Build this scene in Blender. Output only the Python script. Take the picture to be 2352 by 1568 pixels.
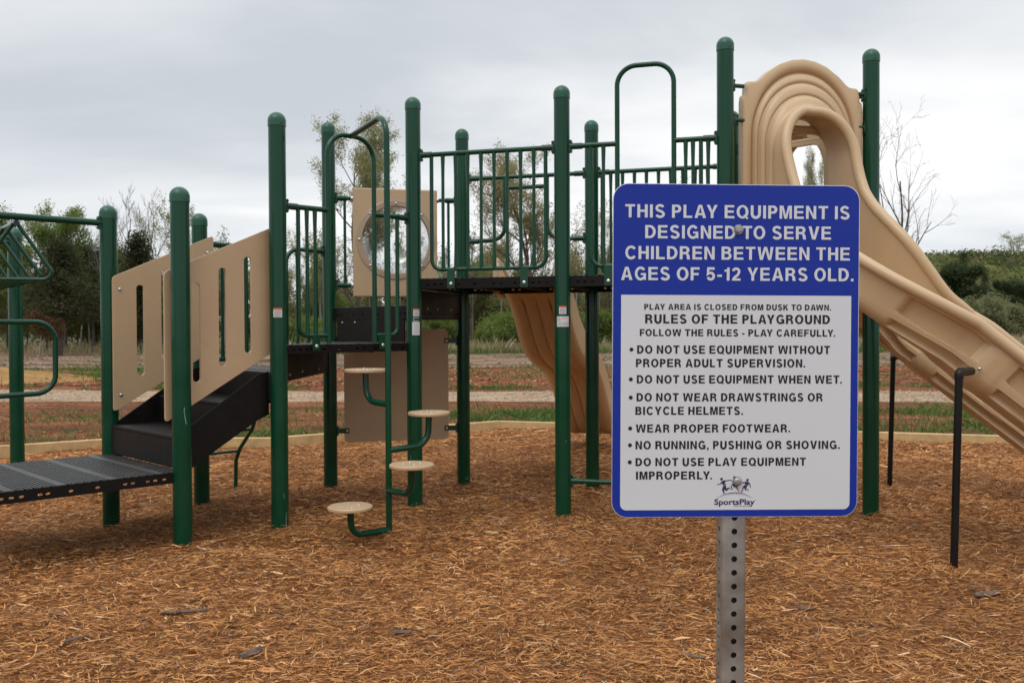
import bpy, bmesh, math, random
import numpy as np
from mathutils import Vector, Matrix, noise as mnoise
from mathutils.geometry import tessellate_polygon

R = math.radians
sc = bpy.context.scene
for o in list(bpy.data.objects):
    bpy.data.objects.remove(o)
rng = np.random.default_rng(7)
random.seed(7)

# ------------------------------------------------------------------ camera
CAM_H = 1.511
cam = bpy.data.cameras.new("camera")
cam.sensor_width = 36.0
cam.lens = 2104.6 / 2352 * 36
cam.clip_start = 0.05
cam.clip_end = 3000
cam.dof.use_dof = True
cam.dof.focus_distance = 2.2
cam.dof.aperture_fstop = 15.0
camo = bpy.data.objects.new("camera", cam)
sc.collection.objects.link(camo)
camo.matrix_world = (Matrix.Translation((0, 0, CAM_H)) @ Matrix.Rotation(R(90) - 0.01436, 4, 'X')
                     @ Matrix.Rotation(-0.00466, 4, 'Z'))
sc.camera = camo

# ------------------------------------------------------------------ world: overcast sky with soft cloud bands
SUN_EL, SUN_AZ = R(58), R(205)
world = bpy.data.worlds.new("World")
sc.world = world
world.use_nodes = True
wn, wl = world.node_tree.nodes, world.node_tree.links
wn.clear()


def N(nodes, typ, **kw):
    n = nodes.new(typ)
    for k, v in kw.items():
        if hasattr(n, k):
            setattr(n, k, v)
        else:
            n.inputs[k].default_value = v
    return n


def ramp(nodes, stops, interp='LINEAR'):
    n = nodes.new('ShaderNodeValToRGB')
    cr = n.color_ramp
    cr.interpolation = interp
    while len(cr.elements) < len(stops):
        cr.elements.new(0.5)
    for e, (p, c) in zip(cr.elements, stops):
        e.position = p
        e.color = (c, c, c, 1) if isinstance(c, (int, float)) else (*c, 1)
    return n


def M_(nodes, links, op, a, b=None, clamp=False):
    n = nodes.new('ShaderNodeMath')
    n.operation = op
    n.use_clamp = clamp
    for i, v in enumerate((a, b)):
        if v is None:
            continue
        if isinstance(v, (int, float)):
            n.inputs[i].default_value = v
        else:
            links.new(v, n.inputs[i])
    return n.outputs[0]


def MIX(nodes, links, fac, a, b, blend='MIX'):
    n = nodes.new('ShaderNodeMix')
    n.data_type = 'RGBA'
    n.blend_type = blend
    for sock, v in ((n.inputs[0], fac), (n.inputs[6], a), (n.inputs[7], b)):
        if isinstance(v, (int, float)):
            sock.default_value = v
        elif isinstance(v, tuple):
            sock.default_value = (*v, 1) if len(v) == 3 else v
        else:
            links.new(v, sock)
    return n.outputs[2]


tc = N(wn, 'ShaderNodeTexCoord')
sep = N(wn, 'ShaderNodeSeparateXYZ')
wl.new(tc.outputs['Generated'], sep.inputs[0])
sky = N(wn, 'ShaderNodeTexSky', sky_type='NISHITA', sun_disc=False, sun_elevation=SUN_EL, sun_rotation=SUN_AZ)
# clouds lie in flat layers: project the view direction on a plane high above
zz = M_(wn, wl, 'MAXIMUM', sep.outputs[2], 0.0)
den = M_(wn, wl, 'ADD', zz, 0.16)
cx = M_(wn, wl, 'DIVIDE', sep.outputs[0], den)
cy = M_(wn, wl, 'DIVIDE', sep.outputs[1], den)
comb = N(wn, 'ShaderNodeCombineXYZ')
wl.new(M_(wn, wl, 'MULTIPLY', cx, 0.55), comb.inputs[0])
wl.new(cy, comb.inputs[1])
comb.inputs[2].default_value = 3.7
n1 = N(wn, 'ShaderNodeTexNoise', noise_dimensions='3D')
n1.inputs['Scale'].default_value = 1.2
n1.inputs['Detail'].default_value = 6
n1.inputs['Roughness'].default_value = 0.5
n1.inputs['Distortion'].default_value = 0.25
wl.new(comb.outputs[0], n1.inputs['Vector'])
cl = ramp(wn, [(0.30, (0.545, 0.585, 0.628)), (0.46, (0.660, 0.692, 0.726)), (0.60, (0.755, 0.773, 0.790)), (0.74, (0.91, 0.915, 0.92))])
wl.new(n1.outputs[0], cl.inputs[0])
# thin bright break in the cloud low ahead to the right of the playground
azx = M_(wn, wl, 'SUBTRACT', sep.outputs[0], 0.27)
gx = M_(wn, wl, 'MULTIPLY', azx, 2.6)
gz = M_(wn, wl, 'MULTIPLY', M_(wn, wl, 'SUBTRACT', sep.outputs[2], 0.19), 8.0)
gg = M_(wn, wl, 'ADD', M_(wn, wl, 'MULTIPLY', gx, gx), M_(wn, wl, 'MULTIPLY', gz, gz))
glow = M_(wn, wl, 'POWER', 2.718, M_(wn, wl, 'MULTIPLY', gg, -1.0))
front = M_(wn, wl, 'GREATER_THAN', sep.outputs[1], 0.0)
glow = M_(wn, wl, 'MULTIPLY', glow, front)
nm = ramp(wn, [(0.36, 0.1), (0.62, 1.0)])
wl.new(n1.outputs[0], nm.inputs[0])
glow = M_(wn, wl, 'MULTIPLY', glow, nm.outputs[0])
col = MIX(wn, wl, M_(wn, wl, 'MULTIPLY', glow, 0.9), cl.outputs[0], (1.02, 1.01, 1.0))
# pale band above the horizon, brighter towards the zenith (standard overcast)
zr = ramp(wn, [(0.0, 1.02 / 2), (0.10, 1.01 / 2), (0.22, 0.96 / 2), (0.38, 0.96 / 2), (0.65, 1.55 / 2), (1.0, 1.95 / 2)])
wl.new(sep.outputs[2], zr.inputs[0])
col = MIX(wn, wl, 1.0, col, zr.outputs[0], 'MULTIPLY')
bg_c = N(wn, 'ShaderNodeBackground')
bg_c.inputs[1].default_value = 2.4
wl.new(col, bg_c.inputs[0])
bg_s = N(wn, 'ShaderNodeBackground')
bg_s.inputs[1].default_value = 0.05
wl.new(sky.outputs[0], bg_s.inputs[0])
mixs = N(wn, 'ShaderNodeMixShader')
mixs.inputs[0].default_value = 0.93
wo = N(wn, 'ShaderNodeOutputWorld')
wl.new(bg_s.outputs[0], mixs.inputs[1])
wl.new(bg_c.outputs[0], mixs.inputs[2])
wl.new(mixs.outputs[0], wo.inputs[0])

# ------------------------------------------------------------------ sun behind the clouds
sun = bpy.data.lights.new("sun", 'SUN')
sun.energy = 0.9
sun.angle = R(28)
sun.color = (1.0, 0.96, 0.90)
suno = bpy.data.objects.new("sun", sun)
sc.collection.objects.link(suno)
sd = Vector((math.sin(SUN_AZ) * math.cos(SUN_EL), math.cos(SUN_AZ) * math.cos(SUN_EL), math.sin(SUN_EL)))
suno.rotation_euler = sd.to_track_quat('Z', 'Y').to_euler()

vs = sc.view_settings
vs.view_transform = 'Standard'
vs.look = 'None'
vs.exposure = 0.0
vs.gamma = 1.0
vs.use_curve_mapping = False
sc.cycles.max_bounces = 7
sc.cycles.diffuse_bounces = 3
sc.cycles.transparent_max_bounces = 8
sc.cycles.caustics_reflective = False
sc.cycles.caustics_refractive = False


# ------------------------------------------------------------------ materials
def mat(name):
    m = bpy.data.materials.new(name)
    m.use_nodes = True
    nt = m.node_tree
    b = nt.nodes['Principled BSDF']
    return m, nt.nodes, nt.links, b


def speckle(name, base, rough=0.4, var=0.10, scale=6.0, bump=0.0, bscale=120.0, coat=0.0, metallic=0.0, dust=None, spec=0.5):
    """a surface whose colour drifts a little, with fine bump and uneven gloss"""
    m, n, l, b = mat(name)
    t = N(n, 'ShaderNodeTexCoord')
    a = N(n, 'ShaderNodeTexNoise')
    a.inputs['Scale'].default_value = scale
    a.inputs['Detail'].default_value = 5
    l.new(t.outputs['Object'], a.inputs['Vector'])
    lo = tuple(c * (1 - var) for c in base)
    hi = tuple(min(1, c * (1 + var)) for c in base)
    r = ramp(n, [(0.3, lo), (0.7, hi)])
    l.new(a.outputs[0], r.inputs[0])
    c = r.outputs[0]
    if dust:
        d = N(n, 'ShaderNodeTexNoise')
        d.inputs['Scale'].default_value = 22
        d.inputs['Detail'].default_value = 8
        d.inputs['Roughness'].default_value = 0.7
        l.new(t.outputs['Object'], d.inputs['Vector'])
        dr = ramp(n, [(0.5, 0.0), (0.8, dust[3])])
        l.new(d.outputs[0], dr.inputs[0])
        c = MIX(n, l, dr.outputs[0], c, tuple(dust[:3]))
    l.new(c, b.inputs['Base Color'])
    rr = ramp(n, [(0.3, max(0.02, rough - 0.06)), (0.7, rough + 0.08)])
    l.new(a.outputs[0], rr.inputs[0])
    l.new(rr.outputs[0], b.inputs['Roughness'])
    b.inputs['Metallic'].default_value = metallic
    b.inputs['Coat Weight'].default_value = coat
    b.inputs['Coat Roughness'].default_value = 0.12
    b.inputs['Specular IOR Level'].default_value = spec
    if bump:
        bn = N(n, 'ShaderNodeTexNoise')
        bn.inputs['Scale'].default_value = bscale
        bn.inputs['Detail'].default_value = 3
        l.new(t.outputs['Object'], bn.inputs['Vector'])
        bp = N(n, 'ShaderNodeBump')
        bp.inputs['Strength'].default_value = bump
        bp.inputs['Distance'].default_value = 0.004
        l.new(bn.outputs[0], bp.inputs['Height'])
        l.new(bp.outputs[0], b.inputs['Normal'])
    return m


GREEN = speckle("green_powder_coat", (0.002, 0.050, 0.0225), 0.17, 0.08, 5, bump=0.02, bscale=200, dust=(0.03, 0.07, 0.04, 0.08), spec=0.36)
CAPM = speckle("green_cast_cap", (0.008, 0.082, 0.045), 0.34, 0.08, 8, bump=0.08, bscale=240)
CLAMPM = speckle("dark_green_clamp", (0.006, 0.045, 0.026), 0.35, 0.1, 20)
BLACK = speckle("black_vinyl", (0.0055, 0.0045, 0.0042), 0.46, 0.25, 9, bump=0.12, bscale=180, dust=(0.04, 0.028, 0.020, 0.22), spec=0.22)
BLACKLEG = speckle("black_painted_steel", (0.006, 0.006, 0.007), 0.34, 0.15, 8, dust=(0.04, 0.03, 0.02, 0.15), spec=0.3)
TAN = speckle("tan_plastic_sheet", (0.53, 0.365, 0.215), 0.45, 0.04, 3, bump=0.12, bscale=420, dust=(0.33, 0.21, 0.13, 0.16))
TANS = speckle("tan_moulded_plastic", (0.560, 0.388, 0.222), 0.36, 0.05, 2.5, bump=0.10, bscale=300, dust=(0.36, 0.23, 0.14, 0.18))
STEEL = speckle("stainless_steel", (0.62, 0.62, 0.60), 0.28, 0.08, 30, metallic=1.0)
GALV = speckle("galvanised_steel", (0.40, 0.40, 0.38), 0.46, 0.22, 14, metallic=0.9, bump=0.1, bscale=90, dust=(0.20, 0.18, 0.15, 0.5))
HOLE = speckle("painted_hole_shade", (0.010, 0.010, 0.010), 0.6, 0.2, 50)  # shade behind the post holes, put into the colour
BLUE = speckle("blue_sign_vinyl", (0.010, 0.032, 0.320), 0.40, 0.03, 4, bump=0.02, bscale=300, spec=0.25)
WHITE = speckle("white_sign_vinyl", (0.665, 0.685, 0.720), 0.40, 0.015, 4, bump=0.02, bscale=300)
ALU = speckle("bare_aluminium_edge", (0.80, 0.80, 0.80), 0.35, 0.05, 20, metallic=0.8)
INK = speckle("black_ink", (0.006, 0.005, 0.006), 0.6, 0.1, 30)
PURPLE = speckle("dark_purple_ink", (0.030, 0.018, 0.085), 0.45, 0.1, 30)
STICK = speckle("white_sticker_paper", (0.66, 0.66, 0.66), 0.5, 0.03, 20)
ORANGE = speckle("orange_sticker_ink", (0.70, 0.13, 0.03), 0.5, 0.05, 20)
GREYINK = speckle("grey_sticker_ink", (0.22, 0.22, 0.23), 0.5, 0.05, 20)
REDINK = speckle("red_sticker_ink", (0.60, 0.10, 0.07), 0.5, 0.05, 20)
PINE = speckle("pale_pine_board", (0.55, 0.37, 0.17), 0.7, 0.18, 7, bump=0.3, bscale=40, dust=(0.36, 0.2, 0.1, 0.3))
BARK = speckle("tree_bark", (0.105, 0.085, 0.068), 0.9, 0.35, 6, bump=0.5, bscale=25)
BARKP = speckle("pale_tree_bark", (0.26, 0.23, 0.20), 0.9, 0.3, 5, bump=0.5, bscale=25)
BARKDK = speckle("dark_tree_bark", (0.060, 0.046, 0.038), 0.9, 0.3, 5, bump=0.5, bscale=25)
BARKG = speckle("grey_tree_bark", (0.17, 0.145, 0.125), 0.9, 0.3, 5, bump=0.5, bscale=25)
BARKD = speckle("weathered_bark", (0.13, 0.085, 0.062), 0.85, 0.45, 40, bump=0.6, bscale=120)

# clear acrylic of the bubble
GLASS, n, l, b = mat("clear_acrylic")
lw = N(n, 'ShaderNodeLayerWeight')
lw.inputs['Blend'].default_value = 0.22
trn = N(n, 'ShaderNodeBsdfTransparent')
trn.inputs[0].default_value = (0.93, 0.94, 0.94, 1)
glo = N(n, 'ShaderNodeBsdfGlossy')
glo.inputs['Roughness'].default_value = 0.16
mx = N(n, 'ShaderNodeMixShader')
l.new(M_(n, l, 'ADD', M_(n, l, 'MULTIPLY', lw.outputs['Facing'], 0.55), 0.05), mx.inputs[0])
l.new(trn.outputs[0], mx.inputs[1])
l.new(glo.outputs[0], mx.inputs[2])
l.new(mx.outputs[0], n['Material Output'].inputs[0])

# perforated deck metal: rows of oval holes between plain bands
PERF, n, l, b = mat("perforated_vinyl_deck")
t = N(n, 'ShaderNodeTexCoord')
s3 = N(n, 'ShaderNodeSeparateXYZ')
mp = N(n, 'ShaderNodeMapping')
mp.inputs['Rotation'].default_value = (0, 0, R(-44.3))
l.new(t.outputs['Object'], mp.inputs[0])
l.new(mp.outputs[0], s3.inputs[0])
uu = M_(n, l, 'MULTIPLY', s3.outputs[0], 1 / 0.025)
row = M_(n, l, 'FLOOR', uu)
vv = M_(n, l, 'ADD', M_(n, l, 'MULTIPLY', s3.outputs[1], 1 / 0.040), M_(n, l, 'MULTIPLY', row, 0.5))
fu = M_(n, l, 'ABSOLUTE', M_(n, l, 'SUBTRACT', M_(n, l, 'FRACT', uu), 0.5))
fv = M_(n, l, 'ABSOLUTE', M_(n, l, 'SUBTRACT', M_(n, l, 'FRACT', vv), 0.5))
hole = M_(n, l, 'MULTIPLY', M_(n, l, 'LESS_THAN', fu, 0.27), M_(n, l, 'LESS_THAN', fv, 0.40))
band = M_(n, l, 'FRACT', M_(n, l, 'ADD', M_(n, l, 'MULTIPLY', s3.outputs[0], 1 / 0.31), 0.1))
hole = M_(n, l, 'MULTIPLY', hole, M_(n, l, 'GREATER_THAN', band, 0.16))
ns = N(n, 'ShaderNodeTexNoise')
ns.inputs['Scale'].default_value = 9
ns.inputs['Detail'].default_value = 7
l.new(t.outputs['Object'], ns.inputs['Vector'])
r1 = ramp(n, [(0.35, (0.060, 0.058, 0.058)), (0.62, (0.085, 0.080, 0.078)), (0.8, (0.14, 0.115, 0.09))])
l.new(ns.outputs[0], r1.inputs[0])
l.new(MIX(n, l, hole, r1.outputs[0], (0.006, 0.006, 0.006)), b.inputs['Base Color'])
b.inputs['Roughness'].default_value = 0.50
l.new(M_(n, l, 'MULTIPLY', M_(n, l, 'SUBTRACT', 1.0, hole), 0.35), b.inputs['Specular IOR Level'])
bp = N(n, 'ShaderNodeBump')
bp.inputs['Strength'].default_value = 0.6
bp.inputs['Distance'].default_value = 0.004
bp.invert = True
l.new(hole, bp.inputs['Height'])
l.new(bp.outputs[0], b.inputs['Normal'])


def attr_mat(name, rough=0.85, translucent=0.0, spec=0.2, attr="col"):
    m, n, l, b = mat(name)
    a = N(n, 'ShaderNodeAttribute')
    a.attribute_name = attr
    l.new(a.outputs['Color'], b.inputs['Base Color'])
    b.inputs['Roughness'].default_value = rough
    b.inputs['Specular IOR Level'].default_value = spec
    if translucent:
        tr = N(n, 'ShaderNodeBsdfTranslucent')
        l.new(a.outputs['Color'], tr.inputs[0])
        mx = N(n, 'ShaderNodeMixShader')
        mx.inputs[0].default_value = translucent
        l.new(b.outputs[0], mx.inputs[1])
        l.new(tr.outputs[0], mx.inputs[2])
        l.new(mx.outputs[0], n['Material Output'].inputs[0])
    return m


LEAF = attr_mat("foliage", 0.7, 0.56)
SHRED = attr_mat("shredded_wood", 0.85, 0.0)
BLADE = attr_mat("grass_blades", 0.75, 0.25)

# mulch bed
MULCH, n, l, b = mat("wood_mulch_bed")
t = N(n, 'ShaderNodeTexCoord')
fib = []
for k, (rot, sc1) in enumerate(((0.2, 95), (1.1, 80), (-0.8, 110))):
    mp = N(n, 'ShaderNodeMapping')
    mp.inputs['Rotation'].default_value = (0, 0, rot)
    mp.inputs['Scale'].default_value = (0.16, 1, 1)
    l.new(t.outputs['Object'], mp.inputs[0])
    a = N(n, 'ShaderNodeTexNoise')
    a.inputs['Scale'].default_value = sc1
    a.inputs['Detail'].default_value = 3
    a.inputs['Distortion'].default_value = 0.6
    l.new(mp.outputs[0], a.inputs['Vector'])
    fib.append(a.outputs[0])
mxf = M_(n, l, 'MAXIMUM', M_(n, l, 'MAXIMUM', fib[0], fib[1]), fib[2])
r1 = ramp(n, [(0.46, (0.055, 0.022, 0.009)), (0.57, (0.22, 0.090, 0.031)), (0.70, (0.42, 0.188, 0.066)), (0.82, (0.53, 0.29, 0.12))])
l.new(mxf, r1.inputs[0])
big = N(n, 'ShaderNodeTexNoise')
big.inputs['Scale'].default_value = 1.3
big.inputs['Detail'].default_value = 5
l.new(t.outputs['Object'], big.inputs['Vector'])
r2 = ramp(n, [(0.3, (0.70, 0.66, 0.62)), (0.7, (1.2, 1.2, 1.2))])
l.new(big.outputs[0], r2.inputs[0])
l.new(MIX(n, l, 1.0, r1.outputs[0], r2.outputs[0], 'MULTIPLY'), b.inputs['Base Color'])
b.inputs['Roughness'].default_value = 0.9
b.inputs['Specular IOR Level'].default_value = 0.15
bp = N(n, 'ShaderNodeBump')
bp.inputs['Strength'].default_value = 0.9
bp.inputs['Distance'].default_value = 0.02
l.new(mxf, bp.inputs['Height'])
l.new(bp.outputs[0], b.inputs['Normal'])


def soil(name, stops, scale, stretch=1.0, bump=0.6, dist=0.05, streak=1.0):
    m, n, l, b = mat(name)
    t = N(n, 'ShaderNodeTexCoord')
    mp = N(n, 'ShaderNodeMapping')
    mp.inputs['Scale'].default_value = (stretch, 1, 1)
    l.new(t.outputs['Object'], mp.inputs[0])
    a = N(n, 'ShaderNodeTexNoise')
    a.inputs['Scale'].default_value = scale
    a.inputs['Detail'].default_value = 9
    a.inputs['Roughness'].default_value = 0.66
    l.new(mp.outputs[0], a.inputs['Vector'])
    r = ramp(n, stops)
    l.new(a.outputs[0], r.inputs[0])
    f = N(n, 'ShaderNodeTexNoise')
    f.inputs['Scale'].default_value = 14
    f.inputs['Detail'].default_value = 8
    f.inputs['Roughness'].default_value = 0.75
    l.new(t.outputs['Object'], f.inputs['Vector'])
    fr = ramp(n, [(0.3, 0.62), (0.7, 1.25)])
    l.new(f.outputs[0], fr.inputs[0])
    l.new(MIX(n, l, 1.0, r.outputs[0], fr.outputs[0], 'MULTIPLY'), b.inputs['Base Color'])
    wv = N(n, 'ShaderNodeTexNoise')
    wv.inputs['Scale'].default_value = 2.6
    wv.inputs['Detail'].default_value = 6
    wv.inputs['Roughness'].default_value = 0.7
    mp2 = N(n, 'ShaderNodeMapping')
    mp2.inputs['Scale'].default_value = (0.3, 1, 1)
    l.new(t.outputs['Object'], mp2.inputs[0])
    l.new(mp2.outputs[0], wv.inputs['Vector'])
    wr = ramp(n, [(0.32, 0.50), (0.5, 0.95), (0.68, 1.30)])
    l.new(wv.outputs[0], wr.inputs[0])
    base_c = b.inputs['Base Color'].links[0].from_socket
    l.new(MIX(n, l, streak, base_c, MIX(n, l, 1.0, base_c, wr.outputs[0], 'MULTIPLY')), b.inputs['Base Color'])
    b.inputs['Roughness'].default_value = 0.95
    b.inputs['Specular IOR Level'].default_value = 0.1
    bp = N(n, 'ShaderNodeBump')
    bp.inputs['Strength'].default_value = bump
    bp.inputs['Distance'].default_value = dist
    l.new(f.outputs[0], bp.inputs['Height'])
    l.new(bp.outputs[0], b.inputs['Normal'])
    return m


REDDIRT = soil("red_clay_soil", [(0.32, (0.085, 0.095, 0.032)), (0.42, (0.145, 0.066, 0.032)), (0.54, (0.24, 0.088, 0.040)), (0.70, (0.32, 0.15, 0.080))], 0.7, 0.45)
TILLED = soil("tilled_grey_brown_soil", [(0.38, (0.13, 0.078, 0.05)), (0.48, (0.23, 0.150, 0.098)), (0.64, (0.34, 0.245, 0.17))], 0.42, 0.10)
REDBARE = soil("bare_red_clay", [(0.34, (0.13, 0.075, 0.036)), (0.46, (0.26, 0.088, 0.038)), (0.66, (0.33, 0.135, 0.065))], 0.5, 0.22)
GRAVEL = soil("pale_gravel", [(0.33, (0.27, 0.155, 0.085)), (0.46, (0.39, 0.270, 0.175)), (0.68, (0.46, 0.350, 0.245))], 1.4, 0.5, 0.5, 0.02, 0.35)
SAND = soil("yellow_sand", [(0.35, (0.26, 0.14, 0.05)), (0.5, (0.38, 0.215, 0.08)), (0.7, (0.46, 0.28, 0.12))], 1.2, 0.6, 0.8, 0.06, 0.5)
FLOOR = soil("meadow_and_wood_floor", [(0.35, (0.050, 0.062, 0.024)), (0.5, (0.105, 0.100, 0.046)), (0.66, (0.19, 0.155, 0.085))], 0.25, 0.3)
HILLM = soil("hillside_undergrowth", [(0.35, (0.026, 0.036, 0.014)), (0.5, (0.045, 0.055, 0.022)), (0.66, (0.07, 0.075, 0.032))], 0.08, 1)


# ------------------------------------------------------------------ object helpers
def link(o):
    sc.collection.objects.link(o)
    return o


def thing(name, loc, label, cat, group=None):
    o = link(bpy.data.objects.new(name, None))
    o.location = loc
    o.empty_display_size = 0.2
    o['label'] = label
    o['category'] = cat
    if group:
        o['group'] = group
    return o


def tag(o, label, cat, group=None):
    o['label'] = label
    o['category'] = cat
    if group:
        o['group'] = group
    return o


def rootloc(p):
    v = Vector((0, 0, 0))
    while p is not None:
        v += p.location
        p = p.parent
    return v


def V3(p):
    return Vector((p[0], p[1], p[2]))


class MB:
    """collects shapes in world coordinates and links them as ONE mesh object"""

    def __init__(s):
        s.v, s.f, s.sm, s.mi = [], [], [], []

    def add(s, verts, faces, smooth=False, mi=0):
        o = len(s.v)
        s.v += [tuple(p) for p in verts]
        s.f += [tuple(i + o for i in f) for f in faces]
        s.sm += [smooth] * len(faces)
        s.mi += [mi] * len(faces)
        return s

    def box(s, c, ex, ey, ez, hx, hy, hz, mi=0):
        c, ex, ey, ez = map(Vector, (c, ex, ey, ez))
        p = [c + ex * (a * hx) + ey * (b_ * hy) + ez * (d * hz) for a in (-1, 1) for b_ in (-1, 1) for d in (-1, 1)]
        s.add(p, [(0, 1, 3, 2), (4, 6, 7, 5), (0, 4, 5, 1), (2, 3, 7, 6), (0, 2, 6, 4), (1, 5, 7, 3)], False, mi)
        return s

    def tube(s, pts, r, n=12, caps=True, mi=0, flat=None):
        pts = [V3(p) for p in pts]
        k = len(pts)
        rr = r if isinstance(r, (list, tuple)) else [r] * k
        tang = []
        for i in range(k):
            a = pts[max(0, i - 1)]
            b_ = pts[min(k - 1, i + 1)]
            tang.append((b_ - a).normalized())
        t0 = tang[0]
        up = Vector((0, 0, 1)) if abs(t0.z) < 0.9 else Vector((1, 0, 0))
        nrm = (up - t0 * up.dot(t0)).normalized()
        vs_ = []
        for i in range(k):
            t_ = tang[i]
            nrm = (nrm - t_ * nrm.dot(t_)).normalized()
            bi = t_.cross(nrm)
            for j in range(n):
                a = 2 * math.pi * j / n
                vs_.append(pts[i] + (nrm * math.cos(a) + bi * math.sin(a)) * rr[i])
        fs = [(i * n + j, i * n + (j + 1) % n, (i + 1) * n + (j + 1) % n, (i + 1) * n + j) for i in range(k - 1) for j in range(n)]
        s.add(vs_, fs, True, mi)
        if caps:
            s.add(vs_[:n], [tuple(range(n))[::-1]], False, mi)
            s.add(vs_[-n:], [tuple(range(n))], False, mi)
        return s

    def lathe(s, c, prof, n=24, axis=(0, 0, 1), mi=0, smooth=True, caps=True):
        """prof: list of (radius, height along axis)"""
        ax = Vector(axis).normalized()
        up = Vector((0, 0, 1)) if abs(ax.z) < 0.9 else Vector((1, 0, 0))
        e1 = (up - ax * up.dot(ax)).normalized()
        e2 = ax.cross(e1)
        c = Vector(c)
        vs_ = []
        for r, h in prof:
            for j in range(n):
                a = 2 * math.pi * j / n
                vs_.append(c + ax * h + (e1 * math.cos(a) + e2 * math.sin(a)) * r)
        fs = [(i * n + j, i * n + (j + 1) % n, (i + 1) * n + (j + 1) % n, (i + 1) * n + j) for i in range(len(prof) - 1) for j in range(n)]
        s.add(vs_, fs, smooth, mi)
        if caps:
            s.add(vs_[:n], [tuple(range(n))[::-1]], False, mi)
            s.add(vs_[-n:], [tuple(range(n))], False, mi)
        return s

    def poly(s, outline, holes, org, ex, ey, d0, d1, mi=0, mi_side=None):
        """prism of a 2-D outline with holes; org+ex*x+ey*y, from depth d0 to d1 along ex x ey"""
        org, ex, ey = Vector(org), Vector(ex), Vector(ey)
        ez = ex.cross(ey)
        loops = [outline] + list(holes)
        flat = [p for lp in loops for p in lp]
        tris = tessellate_polygon([[Vector((p[0], p[1], 0)) for p in lp] for lp in loops])
        fr = [org + ex * p[0] + ey * p[1] + ez * d1 for p in flat]
        bk = [org + ex * p[0] + ey * p[1] + ez * d0 for p in flat]
        nfl = len(flat)
        F = []
        for t_ in tris:
            a, b_, c = [flat[i] for i in t_]
            ar = (b_[0] - a[0]) * (c[1] - a[1]) - (b_[1] - a[1]) * (c[0] - a[0])
            if abs(ar) < 1e-12:
                continue
            F.append(tuple(t_) if ar > 0 else tuple(t_)[::-1])
        if d0 == d1:
            return s.add(fr, F, False, mi)
        fa = F + [tuple(i + nfl for i in f[::-1]) for f in F]
        side = []
        o = 0
        for li, lp in enumerate(loops):
            m = len(lp)
            area = sum(lp[i][0] * lp[(i + 1) % m][1] - lp[(i + 1) % m][0] * lp[i][1] for i in range(m))
            ccw = (area > 0) == (li == 0)
            for i in range(m):
                a, b_ = o + i, o + (i + 1) % m
                side.append((a, a + nfl, b_ + nfl, b_) if ccw else (b_, b_ + nfl, a + nfl, a))
            o += m
        k = len(s.v)
        s.add(fr + bk, fa, False, mi)
        s.f += [tuple(i + k for i in f) for f in side]
        s.sm += [False] * len(side)
        s.mi += [mi if mi_side is None else mi_side] * len(side)
        return s

    def build(s, name, m, parent=None, bevel=0.0, bseg=2, autosmooth=False, solid=0.0, loc=None):
        org = rootloc(parent) if parent else Vector(loc or (0, 0, 0))
        me = bpy.data.meshes.new(name)
        me.from_pydata([(p[0] - org[0], p[1] - org[1], p[2] - org[2]) for p in s.v], [], s.f)
        ms = m if isinstance(m, (list, tuple)) else [m]
        for x in ms:
            me.materials.append(x)
        me.polygons.foreach_set('use_smooth', s.sm)
        me.polygons.foreach_set('material_index', s.mi)
        me.update()
        o = link(bpy.data.objects.new(name, me))
        if parent:
            o.parent = parent
        elif loc:
            o.location = loc
        if solid:
            md = o.modifiers.new("solidify", 'SOLIDIFY')
            md.thickness = abs(solid)
            md.offset = 1 if solid > 0 else -1
        if bevel:
            md = o.modifiers.new("bevel", 'BEVEL')
            md.width = bevel
            md.segments = bseg
            md.limit_method = 'ANGLE'
            md.angle_limit = R(40)
        return o


def fillet(pts, r, seg=7):
    """round the corners of a polyline"""
    pts = [V3(p) for p in pts]
    out = [pts[0]]
    for i in range(1, len(pts) - 1):
        a, b_, c = pts[i - 1], pts[i], pts[i + 1]
        u1, u2 = (a - b_).normalized(), (c - b_).normalized()
        ang = u1.angle(u2)
        if ang > math.pi - 0.02:
            out.append(b_)
            continue
        d = min(r / math.tan(ang / 2), (a - b_).length * 0.49, (c - b_).length * 0.49)
        rad = d * math.tan(ang / 2)
        cen = b_ + (u1 + u2).normalized() * (rad / math.sin(ang / 2))
        p0, p1 = b_ + u1 * d, b_ + u2 * d
        w0, w1 = p0 - cen, p1 - cen
        tot = w0.angle(w1)
        for k in range(seg + 1):
            q = k / seg
            out.append(cen + (w0 * math.sin((1 - q) * tot) + w1 * math.sin(q * tot)) / math.sin(tot))
    out.append(pts[-1])
    return out


def rrect(x0, y0, x1, y1, r, seg=5):
    p = []
    for cx_, cy_, a0 in ((x1 - r, y0 + r, -90), (x1 - r, y1 - r, 0), (x0 + r, y1 - r, 90), (x0 + r, y0 + r, 180)):
        for k in range(seg + 1):
            a = R(a0 + 90 * k / seg)
            p.append((cx_ + r * math.cos(a), cy_ + r * math.sin(a)))
    return p


def bolt(mb, c, axis, r=0.013, h=0.008, mi=0):
    mb.lathe(c, [(r, 0), (r, h * 0.4), (r * 0.8, h * 0.85), (r * 0.35, h)], 12, axis, mi)


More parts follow.
